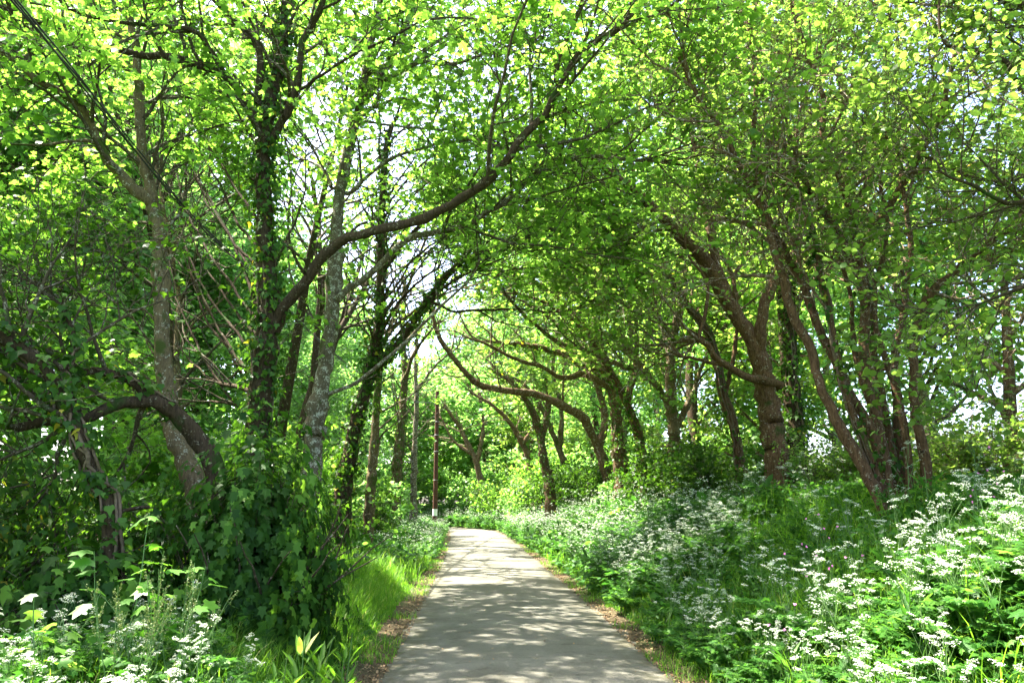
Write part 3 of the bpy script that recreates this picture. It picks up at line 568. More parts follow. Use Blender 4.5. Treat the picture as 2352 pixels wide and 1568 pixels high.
T('thorn_tree', 'leaning dark trunk standing where the lane bends out of sight', 'tree', [
    ([(1118, 1170, 57), (1110, 1144, 57), (1095, 1064, 57), (1070, 1010, 57), (1055, 980, 57), (1020, 930, 56)], .28, .1, .4),
    ([(1095, 1070, 57), (1110, 980, 57), (1100, 900, 57)], .18, .08, .3),
    ([(1080, 1040, 57), (1040, 1010, 57), (1010, 960, 57)], .14, .06, .3),
    ], 'brown', twig='twigr', leafm='far', tpl=BLUNT, lsize=.24, group=RG, seed=29, per1=2.4, l1=(2.5, 4.5), noise=.2)
T('hawthorn_tree', 'thorn standing past the right edge, its thin dark twigs crossing the corner', 'tree', [
    ([(2560, 1000, 8.2), (2540, 700, 8.2), (2500, 450, 8.2), (2450, 300, 8.2), (2420, 100, 8.2), (2400, -100, 8.2)], .12, .05, .4),
    ([(2430, 200, 8.2), (2351, 220, 8.1), (2314, 160, 8), (2244, 130, 7.9), (2179, 125, 7.8), (2164, 90, 7.8), (2159, 0, 7.7)], .035, .012, .3),
    ([(2410, 30, 8.2), (2352, 20, 8.1), (2294, 0, 8), (2240, -40, 7.9)], .07, .03, .3),
    ([(2540, 700, 8.2), (2450, 640, 8.1), (2350, 660, 8), (2250, 700, 8)], .04, .012, .2),
    ([(2500, 480, 8.2), (2420, 450, 8.1), (2320, 470, 8), (2240, 430, 7.9), (2150, 390, 7.8)], .04, .012, .2),
    ], 'dark', twig='twig', leafm='thorn', tpl=BLUNT, lsize=.075, l1=(.9, 1.8), per1=3, per2=5, per3=5, leaf_n=7, group=RG, seed=30, bare=3, noise=.26, angle=60, up=.08)

def canopy_tree(name, label, x, y, H, lean, group, seed, bark, leafm, tpl, lsize, n1=24, L=(3.0, 6.5), leaf_n=9, low=.45):
    global rng
    rng = np.random.default_rng(seed); root = empty(name); tag(root, label, 'tree', group)
    tm, bm_, cm = MB(), MB(), MB(); z = float(hz(x, y))
    pts = wander(np.array([[x, y, z - .2]]), np.array([[lean, -.03, 1.]]), np.array([H]), 16, .05, .05)
    rd = (.20*(1 - .78*np.linspace(0, 1, 16)))[None]; rd[0, 0] *= 1.4
    tubes(tm, pts, rd, 12, lump=.05)
    L1, R1 = children_of(pts, rd, n1, low, 1, L, 62, .2, .10, 10, .5, .012)
    foliage(root, bm_, cm, L1, R1, 9, 5, leaf_n, lsize, tpl, l2=(1.2, 2.4), l3=(.5, 1.0), noise=.13, scatter=.16, bare=2)
    tm.build('trunk', M[bark], root, True); bm_.build('branches', M['twig'], root); cm.build('crown', M[leafm], root); shift(root, (x, y, z)); return root
for i, (x, y, H, lean, side) in enumerate([(-9.4, 21, 13, .12, 'L'), (-6.8, 25.5, 13, .10, 'L'), (6.9, 18.6, 12, -.10, 'R'), (6.4, 25.6, 12, -.12, 'R'), (-9.2, 32, 15, .10, 'L'), (-7.8, 27.5, 15, .08, 'L'), (-8.6, 38, 16, .10, 'L'), (-6.9, 22, 14, .10, 'L'), (5.0, 40, 15, -.10, 'R')]):
    canopy_tree('canopy_tree', ['tall slim tree just behind the left row, crown spreading high over the lane', 'tall slim tree behind the right row, crown reaching high over the lane'][side == 'R'], x, y, H, lean, ['tall trees behind the left row', 'tall trees behind the right row'][side == 'R'], 400 + i, 'dark', 'far', BLUNT, .11 + .003*y, low=.55)

# ---- generic woodland trees: a few kinds, copied
def wood_tree(name, H, Rr, bark, twig, leafm, tpl, lsize, seed, per1=16, per2=7, per3=5, leaf_n=5, lean=.1, low=.3, rad=.2, noise=.16):
    global rng
    rng = np.random.default_rng(seed); root = empty(name)
    tm, bm_, cm = MB(), MB(), MB()
    pts = wander(np.array([[0, 0, -.2]]), np.array([[lean*rng.normal(), lean*rng.normal(), 1.]]), np.array([H*.9]), 14, .06, .06)
    rd = (rad*(1 - .8*np.linspace(0, 1, 14)))[None]; rd[0, 0] *= 1.4
    tubes(tm, pts, rd, 10, lump=.05)
    L1, R1 = children_of(pts, rd, per1, low, 1, (Rr*.6, Rr*1.05), 62, .25, .13, 8, .5, .01)
    foliage(root, bm_, cm, L1, R1, per2, per3, leaf_n, lsize, tpl, l2=(Rr*.3, Rr*.55), l3=(Rr*.12, Rr*.25), doclear=False, noise=noise, k3=3, scatter=.16)
    tm.build('trunk', M[bark], root, True); bm_.build('branches', M[twig], root); cm.build('crown', M[leafm], root)
    return root
def wood_shrub(name, H, Rr, leafm, tpl, lsize, seed, stems=14, per2=7, per3=5, leaf_n=7, twig='twig', flat=.8):
    global rng
    rng = np.random.default_rng(seed); root = empty(name)
    bm_, cm = MB(), MB()
    a = rng.random(stems)*6.28; rr = rng.random(stems)
    d = np.stack([np.cos(a)*rr*.9, np.sin(a)*rr*.9, np.full(stems, 1.)], -1)
    p0 = np.stack([np.cos(a)*rr*Rr*.35, np.sin(a)*rr*Rr*.35, np.full(stems, -.1)], -1)
    L1 = wander(p0, d, H*(.7 + .4*rng.random(stems)), 8, .12, .0); R1 = np.repeat(np.linspace(.025, .006, 8)[None], stems, 0)
    foliage(root, bm_, cm, L1, R1, per2, per3, leaf_n, lsize, tpl, l2=(Rr*.3, Rr*.6), l3=(Rr*.12, Rr*.3), flat=flat, doclear=False, up=.05)
    bm_.build('stems', M[twig], root); cm.build('foliage', M[leafm], root)
    return root
protos = [
    wood_tree('woodland_tree', 11, 4.2, 'silver', 'twig', 'far', BLUNT, .165, 41, leaf_n=9, low=.18),
    wood_tree('woodland_tree', 13, 4.8, 'dark', 'twig', 'maple', BLUNT, .22, 42),
    wood_tree('woodland_tree', 9, 3.8, 'brown', 'twigr', 'thorn', BLUNT, .16, 43, per2=8, leaf_n=8, noise=.22, low=.2),
    wood_tree('woodland_tree', 12, 5.0, 'silver', 'twig', 'far', BLUNT, .30, 44, low=.04, per1=26),
    wood_tree('woodland_tree', 17, 5.0, 'silver', 'twig', 'far', BLUNT, .185, 45, low=.16, per1=32, rad=.24, leaf_n=17),
]
spots = []
rs = random.Random(5)
# left wood: ranks behind the row; an unseen shade tree added behind the camera
for x, y, k, s in [(-12.6, 15.5, 4, .85), (-13.6, 21, 4, .9), (-14.5, 28, 4, 1), (-14.5, 36, 4, 1), (-19, 40, 4, 1.2), (-20, 29, 4, 1.2), (-19, 18, 4, 1.15), (-16.5, 11, 4, 1), (-12, 2.5, 4, .8), (-15, 45, 4, 1.1), (-9, 33, 0, .75), (-10, 41, 0, .8), (-10.5, 50, 0, .9), (-18, 24, 0, 1),
        (-17, 62, 1, 1.3), (-9, 74, 0, 1.2), (-12, 84, 3, 1.2), (-21, 78, 0, 1.4), (-14, 58, 4, .9), (-6.5, -1.5, 1, .9), (-22, 92, 3, 1.6), (-36, 82, 3, 1.4), (-48, 62, 3, 1.3), (-55, 34, 3, 1.2), (-60, 48, 3, 1.4), (-62, 18, 3, 1.2), (-14, 66, 4, 1.25), (-15.5, 25, 4, 1), (-13.5, 41, 4, 1), (-16, 16, 4, .9), (-17, 34, 4, 1.1)]:
    spots.append((x, y, k, s, 'L'))
for x, y, k, s in [(7.5, 22, 2, .8), (7.0, 29, 2, .9), (5.5, 37, 0, .9), (4.5, 44, 2, .9), (3.5, 52, 0, 1), (1.5, 60, 2, 1.1), (-2.5, 68, 0, 1.2), (4, 69, 1, 1.3), (-3, 82, 1, 1.4), (9.5, 14.5, 2, .8), (7.5, 1.5, 2, .8),  # ends with an unseen tree beside the camera, added for shade
        (0, 74, 3, 1.2), (-6, 92, 3, 1.6), (5, 58, 3, .9), (-2, 63, 3, .9), (11, 20, 4, .7), (9.5, 33, 4, .75), (8.5, 46, 4, .8), (3, 66, 4, 1.0), (-4, 76, 4, 1.1), (12, 9, 2, .8), (2, 70, 4, 1.3), (-5.5, 72, 3, 1.1), (1, 64, 3, .9), (-9.5, 64, 3, .9), (7, 54, 4, 1.0), (9, 26, 4, .75), (12.5, 15, 4, .7), (13, 31, 4, .9)]:
    spots.append((x, y, k, s, 'R'))
first = [True]*len(protos)
for x, y, k, s, side in spots:
    lab = ('leafy woodland tree behind the row on the left of the lane' if side == 'L' else 'leafy tree in the thicket behind the right bank') if y < 55 else 'distant tree closing the view past the bend'  # the added shade trees by the camera share these labels
    grp = ('woodland trees behind the left row' if side == 'L' else 'thicket trees behind the right bank') if y < 55 else 'distant trees past the bend'
    z = float(hz(x, y)); p = protos[k]
    if first[k]:
        first[k] = False; p.location = (x, y, z); p.rotation_euler[2] = rs.random()*6.28; p.scale = (s, s, s); tag(p, lab, 'tree', grp)
    else: copy_thing(p, (x, y, z), rs.random()*6.28, (s, s, s*(.9 + .25*rs.random())), lab, grp)
shr = [wood_shrub('leafy_shrub', 2.4, 1.7, 'far', BLUNT, .13, 51), wood_shrub('leafy_shrub', 2.0, 1.5, 'ivy', IVY, .10, 52, leaf_n=9), wood_shrub('leafy_shrub', 2.8, 1.7, 'maple', BLUNT, .12, 53),
       wood_shrub('leafy_shrub', 2.0, 1.5, 'thorn', BLUNT, .06, 54, stems=18, per2=9, per3=6, leaf_n=7, twig='twigr')]
sp = [(-5.2, 12.6, 1, .9), (-4.9, 15, 1, .9), (-5.4, 18, 2, .9), (-5.2, 21.5, 0, .9), (-5.2, 25, 1, 1), (-6.2, 29, 0, 1), (-7.2, 33, 2, 1), (-8, 37.5, 0, 1), (-8.6, 42, 0, 1), (-9, 49, 2, 1.1), (-8.9, 55, 0, 1.2), (-7.6, 22, 2, 1.3), (-8.5, 27, 0, 1.4), (-9.5, 36, 0, 1.4), (-10.5, 41, 2, 1.5), (-9.5, 48, 0, 1.5), (-6.6, 9.5, 1, 1), (-8.2, 8, 1, 1.1), (-6.2, 7.2, 1, .8),
      (-10, 12, 0, 1.2), (-7.3, 13, 0, 1), (-8, 19, 2, 1.1), (-10, 24, 0, 1.2), (-11, 32, 2, 1.3), (-12, 44, 0, 1.4),
      (4.3, 17.5, 1, .8), (4.6, 20, 1, .9), (4.0, 23.5, 1, .6), (3.7, 27, 0, .5), (3.1, 30.5, 1, 1), (2.8, 34, 1, 1), (2.2, 38, 2, 1), (1.7, 42, 1, 1), (1.0, 46, 0, 1), (.2, 50.5, 2, 1.1), (-1, 55, 1, 1.1), (-2.6, 58.5, 0, 1.2), (-5, 62, 2, 1.3), (-8, 66, 0, 1.4), (5, 39, 0, 1.4), (4.4, 46, 2, 1.4), (3, 50, 0, 1.6), (6.2, 33, 2, 1.3), (-10.5, 60, 0, 1.7), (-5.5, 70, 2, 2), (0, 60, 0, 1.6), (7.4, 26, 0, 1.3), (2, 54, 0, 1.2),
      (7.2, 12.3, 3, .9), (8.6, 10.3, 3, 1), (9.2, 8, 3, 1), (6.3, 14.4, 3, .8), (7.2, 17, 3, 1), (5.9, 15.6, 1, .7), (6.0, 24, 1, 1.1), (5.6, 31, 0, 1.2), (8.6, 15, 3, 1.1), (9.8, 12.2, 3, 1.2), (11, 9.4, 3, 1.2)]
first = [True]*len(shr)
for x, y, k, s in sp:
    side = x < xc(y); z = float(hz(x, y)); p = shr[k]
    if y > 50: lab, grp = 'rounded leafy shrub at the bend of the lane', 'shrubs at the bend'
    elif side: lab, grp = 'leafy shrub in the undergrowth between the trunks on the left', 'undergrowth shrubs on the left'
    else: lab, grp = 'leafy shrub in the hedge along the top of the right bank', 'hedge shrubs on the right bank'
    if first[k]:
        first[k] = False; p.location = (x, y, z); p.rotation_euler[2] = rs.random()*6.28; p.scale = (s,)*3; tag(p, lab, 'shrub', grp)
    else: copy_thing(p, (x, y, z), rs.random()*6.28, (s, s, s*(.85 + .3*rs.random())), lab, grp)

# ---- the dark overhanging sycamore shrub at the foot of the left trunks
def hanging_shrub(name, label, cx, cy_, Rx, Ry, H, n, size, seed, mat='shademaple', tpl=MAPLE, group=None, inner=.0):
    global rng
    rng = np.random.default_rng(seed); root = empty(name); tag(root, label, 'shrub', group)
    z0 = float(hz(cx, cy_)); bm_, cm = MB(), MB()
    st = 26; a = rng.random(st)*6.28; d = np.stack([np.cos(a)*.55, np.sin(a)*.55, np.ones(st)], -1)
    L1 = wander(np.tile([cx, cy_, z0 - .1], (st, 1)) + np.stack([np.cos(a)*.3*Rx, np.sin(a)*.3*Ry, 0*a], -1), d, H*(.6 + .3*rng.random(st)), 9, .10, 0)
    tubes(bm_, L1, np.repeat(np.linspace(.022, .005, 9)[None], st, 0), 5)
    u = rng.random(n); th = rng.random(n)*6.28; ph = np.arccos(1 - u)           # upper dome
    lump = 1 + .15*np.sin(3*th + 2*ph) + .13*np.sin(7*th + 5*ph + 1) + .10*np.sin(13*th - 6*ph) + .10*np.sin(19*th + 11*ph)*rng.random(n)
    r = lump*(1 - .42*rng.random(n)**1.3 + .16*(rng.random(n) < .06)*rng.random(n))
    dirn = np.stack([np.sin(ph)*np.cos(th), np.sin(ph)*np.sin(th), np.cos(ph)], -1)
    p = np.array([cx, cy_, z0]) + dirn*r[:, None]*np.array([Rx, Ry, H])
    nrm = dirn*[1/Rx, 1/Ry, 1/H]; nrm = unit(nrm) + rng.normal(size=p.shape)*.30 + np.array([0, 0, .25])
    leaves(cm, p, nrm, size*(.4 + 1.0*rng.random(n)), tpl, dirv=np.tile([0, 0, -1.6], (n, 1)) + dirn*.5, wide=.85, droop=.35, rnd=np.clip(rng.random(n)*.75 + .3*(np.sin(5*th + 4*ph) > .3), 0, 1))
    k = rng.integers(0, n, 500)
    q0 = np.array([cx, cy_, z0 + .3]) + (p[k] - np.array([cx, cy_, z0 + .3]))*.5
    tubes(bm_, resample_many(q0, p[k]), np.repeat(np.linspace(.006, .002, 4)[None], len(k), 0), 3)
    bm_.build('stems', M['twig'], root); cm.build('foliage', M[mat], root); shift(root, (cx, cy_, z0)); return root
def resample_many(a, b):
    t = np.linspace(0, 1, 4)[None, :, None]; m = a[:, None]*(1 - t) + b[:, None]*t; m[:, 1:3] += rng.normal(size=(len(a), 2, 3))*.04; return m
UG = 'undergrowth shrubs at the foot of the left trunks'
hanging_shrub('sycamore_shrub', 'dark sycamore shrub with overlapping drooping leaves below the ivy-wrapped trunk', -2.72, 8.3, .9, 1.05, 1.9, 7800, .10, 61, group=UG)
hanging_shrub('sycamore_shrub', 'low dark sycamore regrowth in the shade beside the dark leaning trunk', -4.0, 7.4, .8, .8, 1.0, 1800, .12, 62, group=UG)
hanging_shrub('sycamore_shrub', 'broad-leaved bush rising behind the grass tuft left of the lane', -3.55, 11.6, 1.0, 1.2, 1.9, 2600, .12, 63, group=UG, mat='maple')
hanging_shrub('ivy_thicket', 'tangled ivy thicket filling the left edge under the gnarled trunk', -6.1, 8.4, 1.6, 1.2, 2.5, 6500, .09, 64, mat='ivy', tpl=IVY, group=UG)
hanging_shrub('ivy_thicket', 'second ivy thicket nearer the camera at the left border', -5.0, 6.4, .9, .8, 1.2, 2600, .085, 65, mat='ivy', tpl=IVY, group=UG)

# ---------------------------------------------------------------- herbs
def parsley(seed, hi=True):
    """one cow parsley plant at the origin -> stem, leaf, flower builders"""
    global rng
    rng = np.random.default_rng(seed); S, Lf, F = MB(), MB(), ([] if hi else MB())
    h = .62 + .35*rng.random(); main = wander(np.array([[0, 0, 0]]), np.array([[.12*rng.normal(), .12*rng.normal(), 1.]]), np.array([h*.8]), 6, .05, .03)
    rm = np.linspace(.006, .003, 6)[None]; tubes(S, main, rm, 4 if hi else 3)
    nb = 5 if hi else 4
    br, rb = children_of(main, rm, nb, .45, 1, (.22, .40), 34, .35, .06, 4, .8, .002)
    tubes(S, br, rb, 3)
    tips = list(br[:, -1]) ; 
    if hi:
        b2, r2 = children_of(br, rb, 1, .4, .7, (.12, .22), 38, .3, .06, 3, .8, .0015); tubes(S, b2, r2, 3); tips += list(b2[:, -1])
    for tp in tips:
        ru = .020 + .020*rng.random(); nu = 11 if hi else 7
        k = np.arange(nu) + .5; rr = ru*np.sqrt(k/nu); a = k*2.39996
        c = tp + np.stack([rr*np.cos(a), rr*np.sin(a), .022 - .30*rr*rr/ru + rng.normal(size=nu)*.003], -1)
        tilt = rng.normal(size=2)*.35; c[:, 2] += (c[:, 0] - tp[0])*tilt[0] + (c[:, 1] - tp[1])*tilt[1]
        if hi:
            F.append(MB()); m = 5; cc = np.repeat(c, m, 0) + rng.normal(size=(nu*m, 3))*[.0045, .0045, .002]; sz = .0056
            leaves(F[-1], cc, rng.normal(size=cc.shape)*.45 + [0, 0, 1], np.full(len(cc), sz), BLUNT, fold=.1, droop=0, wide=1.2)
            v = np.stack([np.tile(tp, (nu, 1)), np.tile(tp, (nu, 1)) + [.0012, 0, 0], c], 1); S.add(v, [np.arange(nu*3).reshape(nu, 3)])
        else:
            leaves(F, c + rng.normal(size=c.shape)*.004, rng.normal(size=c.shape)*.4 + [0, 0, 1], .016*(.6 + .6*rng.random(nu)), BLUNT, fold=.1, droop=0, wide=1.2)
    for _ in range(8 if hi else 4):
        az = rng.random()*6.28; z0 = h*.55*rng.random()**1.3; Lr = .20 + .14*rng.random()
        rach = wander(np.array([[0, 0, z0]]), np.array([[math.cos(az), math.sin(az), .75]]), np.array([Lr*1.5]), 6, .06, -.12)[0]
        tubes(S, rach[None], np.linspace(.003, .001, 6)[None], 3)
        npn = 6 if hi else 4; tt = np.linspace(.35, 1, npn)
        pp, tn = at_param(np.repeat(rach[None], npn, 0), tt)
        for j in range(npn):
            for sgn in (-1, 1):
                side = unit(np.cross(tn[j], [0, 0, 1.]))*sgn; Lp = Lr*.5*(1.15 - tt[j])*1.6
                d = unit(side + tn[j]*.5); m = 3 if hi else 1
                q = pp[j] + d[None]*Lp*np.linspace(.1, .75, m)[:, None]
                leaves(Lf, q + rng.normal(size=q.shape)*.004, np.tile([0, 0, 1.], (m, 1)) + rng.normal(size=(m, 3))*.3, np.full(m, Lp*(.55 if hi else 1.0)), MAPLE if hi else BLUNT, dirv=np.tile(d, (m, 1)), wide=.9 if hi else .7)
    return S, Lf, F
hp = []
for k in range(6):
    S, Lf, F = parsley(100 + k, True)
    r = empty('cow_parsley'); S.build('stems', M['stemg'], r); Lf.build('leaves', M['herb'], r); [f.build('umbel', M['petal'], r) for f in F]; hp.append(r)
rng = np.random.default_rng(77)
cand = []
def spots_in(n, smin, smax, y0, y1, pw=1.0, side=1, cond=None):
    y = y0 + (y1 - y0)*rng.random(n)**pw; s = smin + (smax - smin)*rng.random(n)
    x = xc(y) + side*s; return np.stack([x, y], -1)
right = np.vstack([spots_in(430, 1.75, 5.2, 3.9, 16, .9), spots_in(900, 1.75, 4.4, 12, 34, 1.1), spots_in(1500, 1.6, 4.4, 30, 64, .9), spots_in(40, 4.6, 6.5, 4.5, 9)])
left = np.vstack([spots_in(90, 2.1, 4.6, 3.9, 6.3, 1, -1), spots_in(620, 1.65, 3.5, 19, 50, .9, -1)])
# keep the shaded middle of the bank sparse in flowers
g = np.hypot(right[:, 0] - 4.5, right[:, 1] - 9.0) < 2.1; right = right[~(g & (rng.random(len(right)) < .8))]
g = (right[:, 1] > 10.5) & (right[:, 1] < 17) & (right[:, 0] - xc(right[:, 1]) > 3.6); right = right[~(g & (rng.random(len(right)) < .7))]
allp = np.vstack([right, left]); side = np.r_[np.ones(len(right)), -np.ones(len(left))]
ok = np.abs(allp[:, 0])/allp[:, 1] < .80
allp, side = allp[ok], side[ok]
order = np.argsort(np.hypot(allp[:, 0], allp[:, 1])); allp, side = allp[order], side[order]
NI = 290
used = [False]*6
for i in range(NI):
    x, y = allp[i]; k = int(rng.integers(6)); s = .75 + .45*rng.random(); z = float(hz(x, y)) - .02
    s *= .8 if abs(x - xc(y)) < 2.2 else 1.0
    if side[i] < 0 and y > 10: s *= .8
    near = y < 6.5
    if side[i] < 0 and y < 7: s *= .68
    if side[i] > 0: lab = 'cow parsley with white lacy umbels on the near right bank' if near else 'cow parsley with white lacy umbels partway up the right bank'; grp = lab.replace('with white lacy umbels ', '')
    elif y > 10: lab = 'cow parsley with white umbels beside the grass on the left verge'; grp = 'cow parsley on the left verge'
    else: lab = 'cow parsley with white umbels in the bottom left corner'; grp = 'cow parsley in the bottom left corner'
    if not used[k]:
        used[k] = True; r = hp[k]; r.location = (x, y, z); r.rotation_euler = (0, 0, rng.random()*6.28); r.scale = (s,)*3; tag(r, lab, 'wildflower', grp)
    else: copy_thing(hp[k], (x, y, z), rng.random()*6.28, s, lab, grp)['category'] = 'wildflower'
def replicate(mb_src, mb_dst, xy, sc, rz, sink=.02, tilt=0):
    v = np.concatenate(mb_src.v); n = len(xy)
    c, s = np.cos(rz), np.sin(rz); V = v[None]*sc[:, None, None]
    X = V[..., 0]*c[:, None] - V[..., 1]*s[:, None] + xy[:, 0:1]; Y = V[..., 0]*s[:, None] + V[..., 1]*c[:, None] + xy[:, 1:2]
    Z = V[..., 2] + (hz(xy[:, 0], xy[:, 1]) - sink)[:, None]
    mb_dst.v.append(np.stack([X, Y, Z], -1).reshape(-1, 3).astype(np.float32))
    off = (np.arange(n)*len(v))[:, None, None]
    for f, r in zip(mb_src.f, mb_src.r):
        mb_dst.f.append((f[None] + off).reshape(-1, f.shape[1]) + mb_dst.n); mb_dst.r.append(np.tile(r, n))
    mb_dst.n += n*len(v)
rest = allp[NI:]; Sm, Lm, Fm = MB(), MB(), MB(); low = [parsley(200 + k, False) for k in range(5)]
rng = np.random.default_rng(78)
kk = rng.integers(0, 5, len(rest))
for k in range(5):
    xy = rest[kk == k]; sc = (.8 + .45*rng.random(len(xy)))*np.where(xy[:, 0] < xc(xy[:, 1]), .72, 1); rz = rng.random(len(xy))*6.28
    for a, b in zip(low[k], (Sm, Lm, Fm)): replicate(a, b, xy, sc, rz)
drift = Sm.build('cow_parsley_drift', M['stemg']); tag(drift, 'dense drift of white cow parsley lining both far verges', 'wildflowers', kind='stuff')
Lm.build('leaves', M['herb'], drift); Fm.build('flowers', M['petal'], drift)

# ---- grass and ground cover
def blades(mb, xy, h, wdt, lean=.5, rnd=None):
    n = len(xy); az = rng.random(n)*6.28; d = np.stack([np.cos(az), np.sin(az)], -1); z = hz(xy[:, 0], xy[:, 1]) - .01
    ln = lean*(.3 + rng.random(n)); sx = np.stack([-d[:, 1], d[:, 0]], -1)*wdt[:, None]/2
    V = []
    for t, wf in ((0, 1), (.4, .85), (.75, .55)):
        b = xy + d*(h*ln*t*t)[:, None]
        for sg in (-1, 1): V.append(np.column_stack([b + sx*sg*wf, z + h*(t - .25*ln*t*t)]))
    V.append(np.column_stack([xy + d*(h*ln)[:, None], z + h*(1 - .3*ln)]))
    V = np.stack(V, 1); base = (np.arange(n)*7)[:, None]
    mb.v.append(V.reshape(-1, 3).astype(np.float32)); r = rng.random(n).astype(np.float32) if rnd is None else rnd
    for f in ([0, 1, 3, 2], [2, 3, 5, 4]): mb.f.append(base + np.array(f) + mb.n); mb.r.append(r)
    mb.f.append(base + np.array([4, 5, 6]) + mb.n); mb.r.append(r); mb.n += n*7
rng = np.random.default_rng(90)
def scat(n, smin, smax, y0, y1, side, pw=1.0):
    y = y0 + (y1 - y0)*rng.random(n)**pw; s = smin + (smax - smin)*rng.random(n); return np.stack([xc(y) + side*s, y], -1)
gm = MB()
a = scat(26000, 1.75, 3.3, 8.6, 16, -1); cl = .5 + .5*np.sin(a[:, 0]*5 + a[:, 1]*2)*np.sin(a[:, 1]*3.1 - a[:, 0])
blades(gm, a, (.28 + .3*rng.random(len(a)))*(.7 + .5*cl)*sm(1.6, 2.3, np.abs(a[:, 0] - xc(a[:, 1]))), .006 + .005*rng.random(len(a)), .55)
a = scat(16000, 1.7, 5, 2.6, 9, -1, 1.2); blades(gm, a, (.15 + .35*rng.random(len(a)))*sm(1.5, 2.3, np.abs(a[:, 0] - xc(a[:, 1]))), .006 + .006*rng.random(len(a)), .7)
a = scat(16000, 1.7, 6, 16, 60, -1); blades(gm, a, .25 + .3*rng.random(len(a)), .012 + .012*rng.random(len(a)), .6)
for sd_ in (1, -1):
    a = scat(9000, 1.36, 1.9, 3, 34, sd_, 1.5); ph = a[:, 1]*2.3 + sd_; ok = (np.sin(ph) + np.sin(ph*2.7) + .8*np.sin(ph*.41)) > .1 + 1.5*(1.85 - np.abs(a[:, 0] - xc(a[:, 1]))); a = a[ok]
    blades(gm, a, .05 + .13*rng.random(len(a)), .005 + .006*rng.random(len(a)), .9)
a = scat(36000, 1.68, 6.5, 2.6, 14, 1, 1.2); blades(gm, a, (.12 + .5*rng.random(len(a))**1.5)*sm(1.4, 2.4, a[:, 0] - xc(a[:, 1])) + .05, .006 + .007*rng.random(len(a)), .6)
a = scat(26000, 1.68, 6.5, 14, 60, 1, 1.0); blades(gm, a, .15 + .4*rng.random(len(a)), .012 + .012*rng.random(len(a)), .6)
tag(gm.build('long_grass', M['grass']), 'long green grass growing on both verges', 'grass', kind='stuff')
cm_ = MB()
def cover(n, smin, smax, y0, y1, side, size, hmax, tpl=BLUNT, pw=1.0):
    a = scat(n, smin, smax, y0, y1, side, pw); hgt = hmax*rng.random(n)*sm(1.6, 2.8, np.abs(a[:, 0] - xc(a[:, 1])))
    p = np.column_stack([a, hz(a[:, 0], a[:, 1]) + .02 + hgt]); leaves(cm_, p, rng.normal(size=p.shape)*.5 + [0, 0, 1], size*(.5 + rng.random(n)), tpl)
cover(26000, 1.7, 7, 2.8, 15, 1, .045, .55, MAPLE, 1.1); cover(16000, 1.7, 6, 15, 55, 1, .085, .6)
cover(17000, 1.8, 7, 2.8, 12, -1, .055, .45, MAPLE, 1.1); cover(16000, 2.2, 9, 12, 55, -1, .09, .55); cover(22000, 7, 16, 4, 50, 1, .10, .5); cover(22000, 7, 22, 4, 60, -1, .12, .5)
tag(cm_.build('ground_cover', M['herb']), 'low leafy ground cover of nettles and ivy under the trees', 'ground cover', kind='stuff')
lm = MB()
for sd_ in (1, -1):
    n = 5200; y = 3 + 26*rng.random(n)**1.5; s = 1.36 + np.abs(rng.normal(size=n))*.22; x = xc(y) + sd_*s
    p = np.column_stack([x, y, np.maximum(hz(x, y), .006) + .008 + .02*rng.random(n)*(s > 1.5)]); leaves(lm, p, rng.normal(size=p.shape)*.35 + [0, 0, 1], .022*(.5 + 1.0*rng.random(n)), BLUNT, fold=.1, droop=-.1)
n = 900; y = 4 + 22*rng.random(n)**1.4; s = np.clip(rng.normal(size=n)*.95, -1.35, 1.35); x = xc(y) + s
p = np.column_stack([x, y, np.full(n, .036)]); leaves(lm, p, rng.normal(size=p.shape)*.25 + [0, 0, 1], .006 + .022*rng.random(n)**3, BLUNT, fold=.1, droop=0)
tag(lm.build('leaf_litter', M['litter']), 'brown dead leaves strewn along both edges of the lane', 'dead leaves', kind='stuff')

# ---- saplings, hogweed, sorrel, dock
def leafy_plant(name, label, cat, x, y, h, nst, nleaf, lsize, mat, seed, tpl=MAPLE, group=None, spread=.3, droop=.25):
    global rng
    rng = np.random.default_rng(seed); root = empty(name); tag(root, label, cat, group); z = float(hz(x, y)); S, Lf = MB(), MB()
    az = rng.random(nst)*6.28; d = np.stack([np.cos(az)*spread, np.sin(az)*spread, np.ones(nst)], -1)
    st = wander(np.tile([x, y, z - .02], (nst, 1)), d, h*(.7 + .4*rng.random(nst)), 7, .06, .02); rd = np.repeat(np.linspace(.007, .003, 7)[None], nst, 0); tubes(S, st, rd, 5)
    pt, rp = children_of(st, rd, nleaf, .3, 1, (lsize*.6, lsize*1.1), 55, .25, .05, 4, .5, .0018); tubes(S, pt, rp, 3)
    tip = pt[:, -1]; out = unit(pt[:, -1] - pt[:, 0])
    leaves(Lf, tip, rng.normal(size=tip.shape)*.25 + out*.45 + [0, 0, 1], lsize*(.65 + .6*rng.random(len(tip))), tpl, dirv=out*2 + [0, 0, -.4], fold=.22, droop=droop)
    S.build('stems', M['stemg'], root); Lf.build('leaves', M[mat], root); shift(root, (x, y, z))
a = P(270, 1300, 5.6); leafy_plant('sycamore_sapling', 'young sycamore with pale green lobed leaves, the tallest at the bottom left', 'sapling', a[0], 5.6, 1.25, 2, 9, .13, 'fresh', 301)
a = P(380, 1330, 5.9); leafy_plant('sycamore_sapling', 'young sycamore leaning right with bright drooping leaves, left of the dark shrub', 'sapling', a[0], 5.9, 1.15, 3, 8, .12, 'fresh', 302, spread=.4)
a = P(120, 1450, 5.2); leafy_plant('sycamore_sapling', 'shaded low sycamore seedling in the left corner behind white umbels', 'sapling', a[0], 5.2, .8, 3, 7, .12, 'maple', 303, spread=.5)
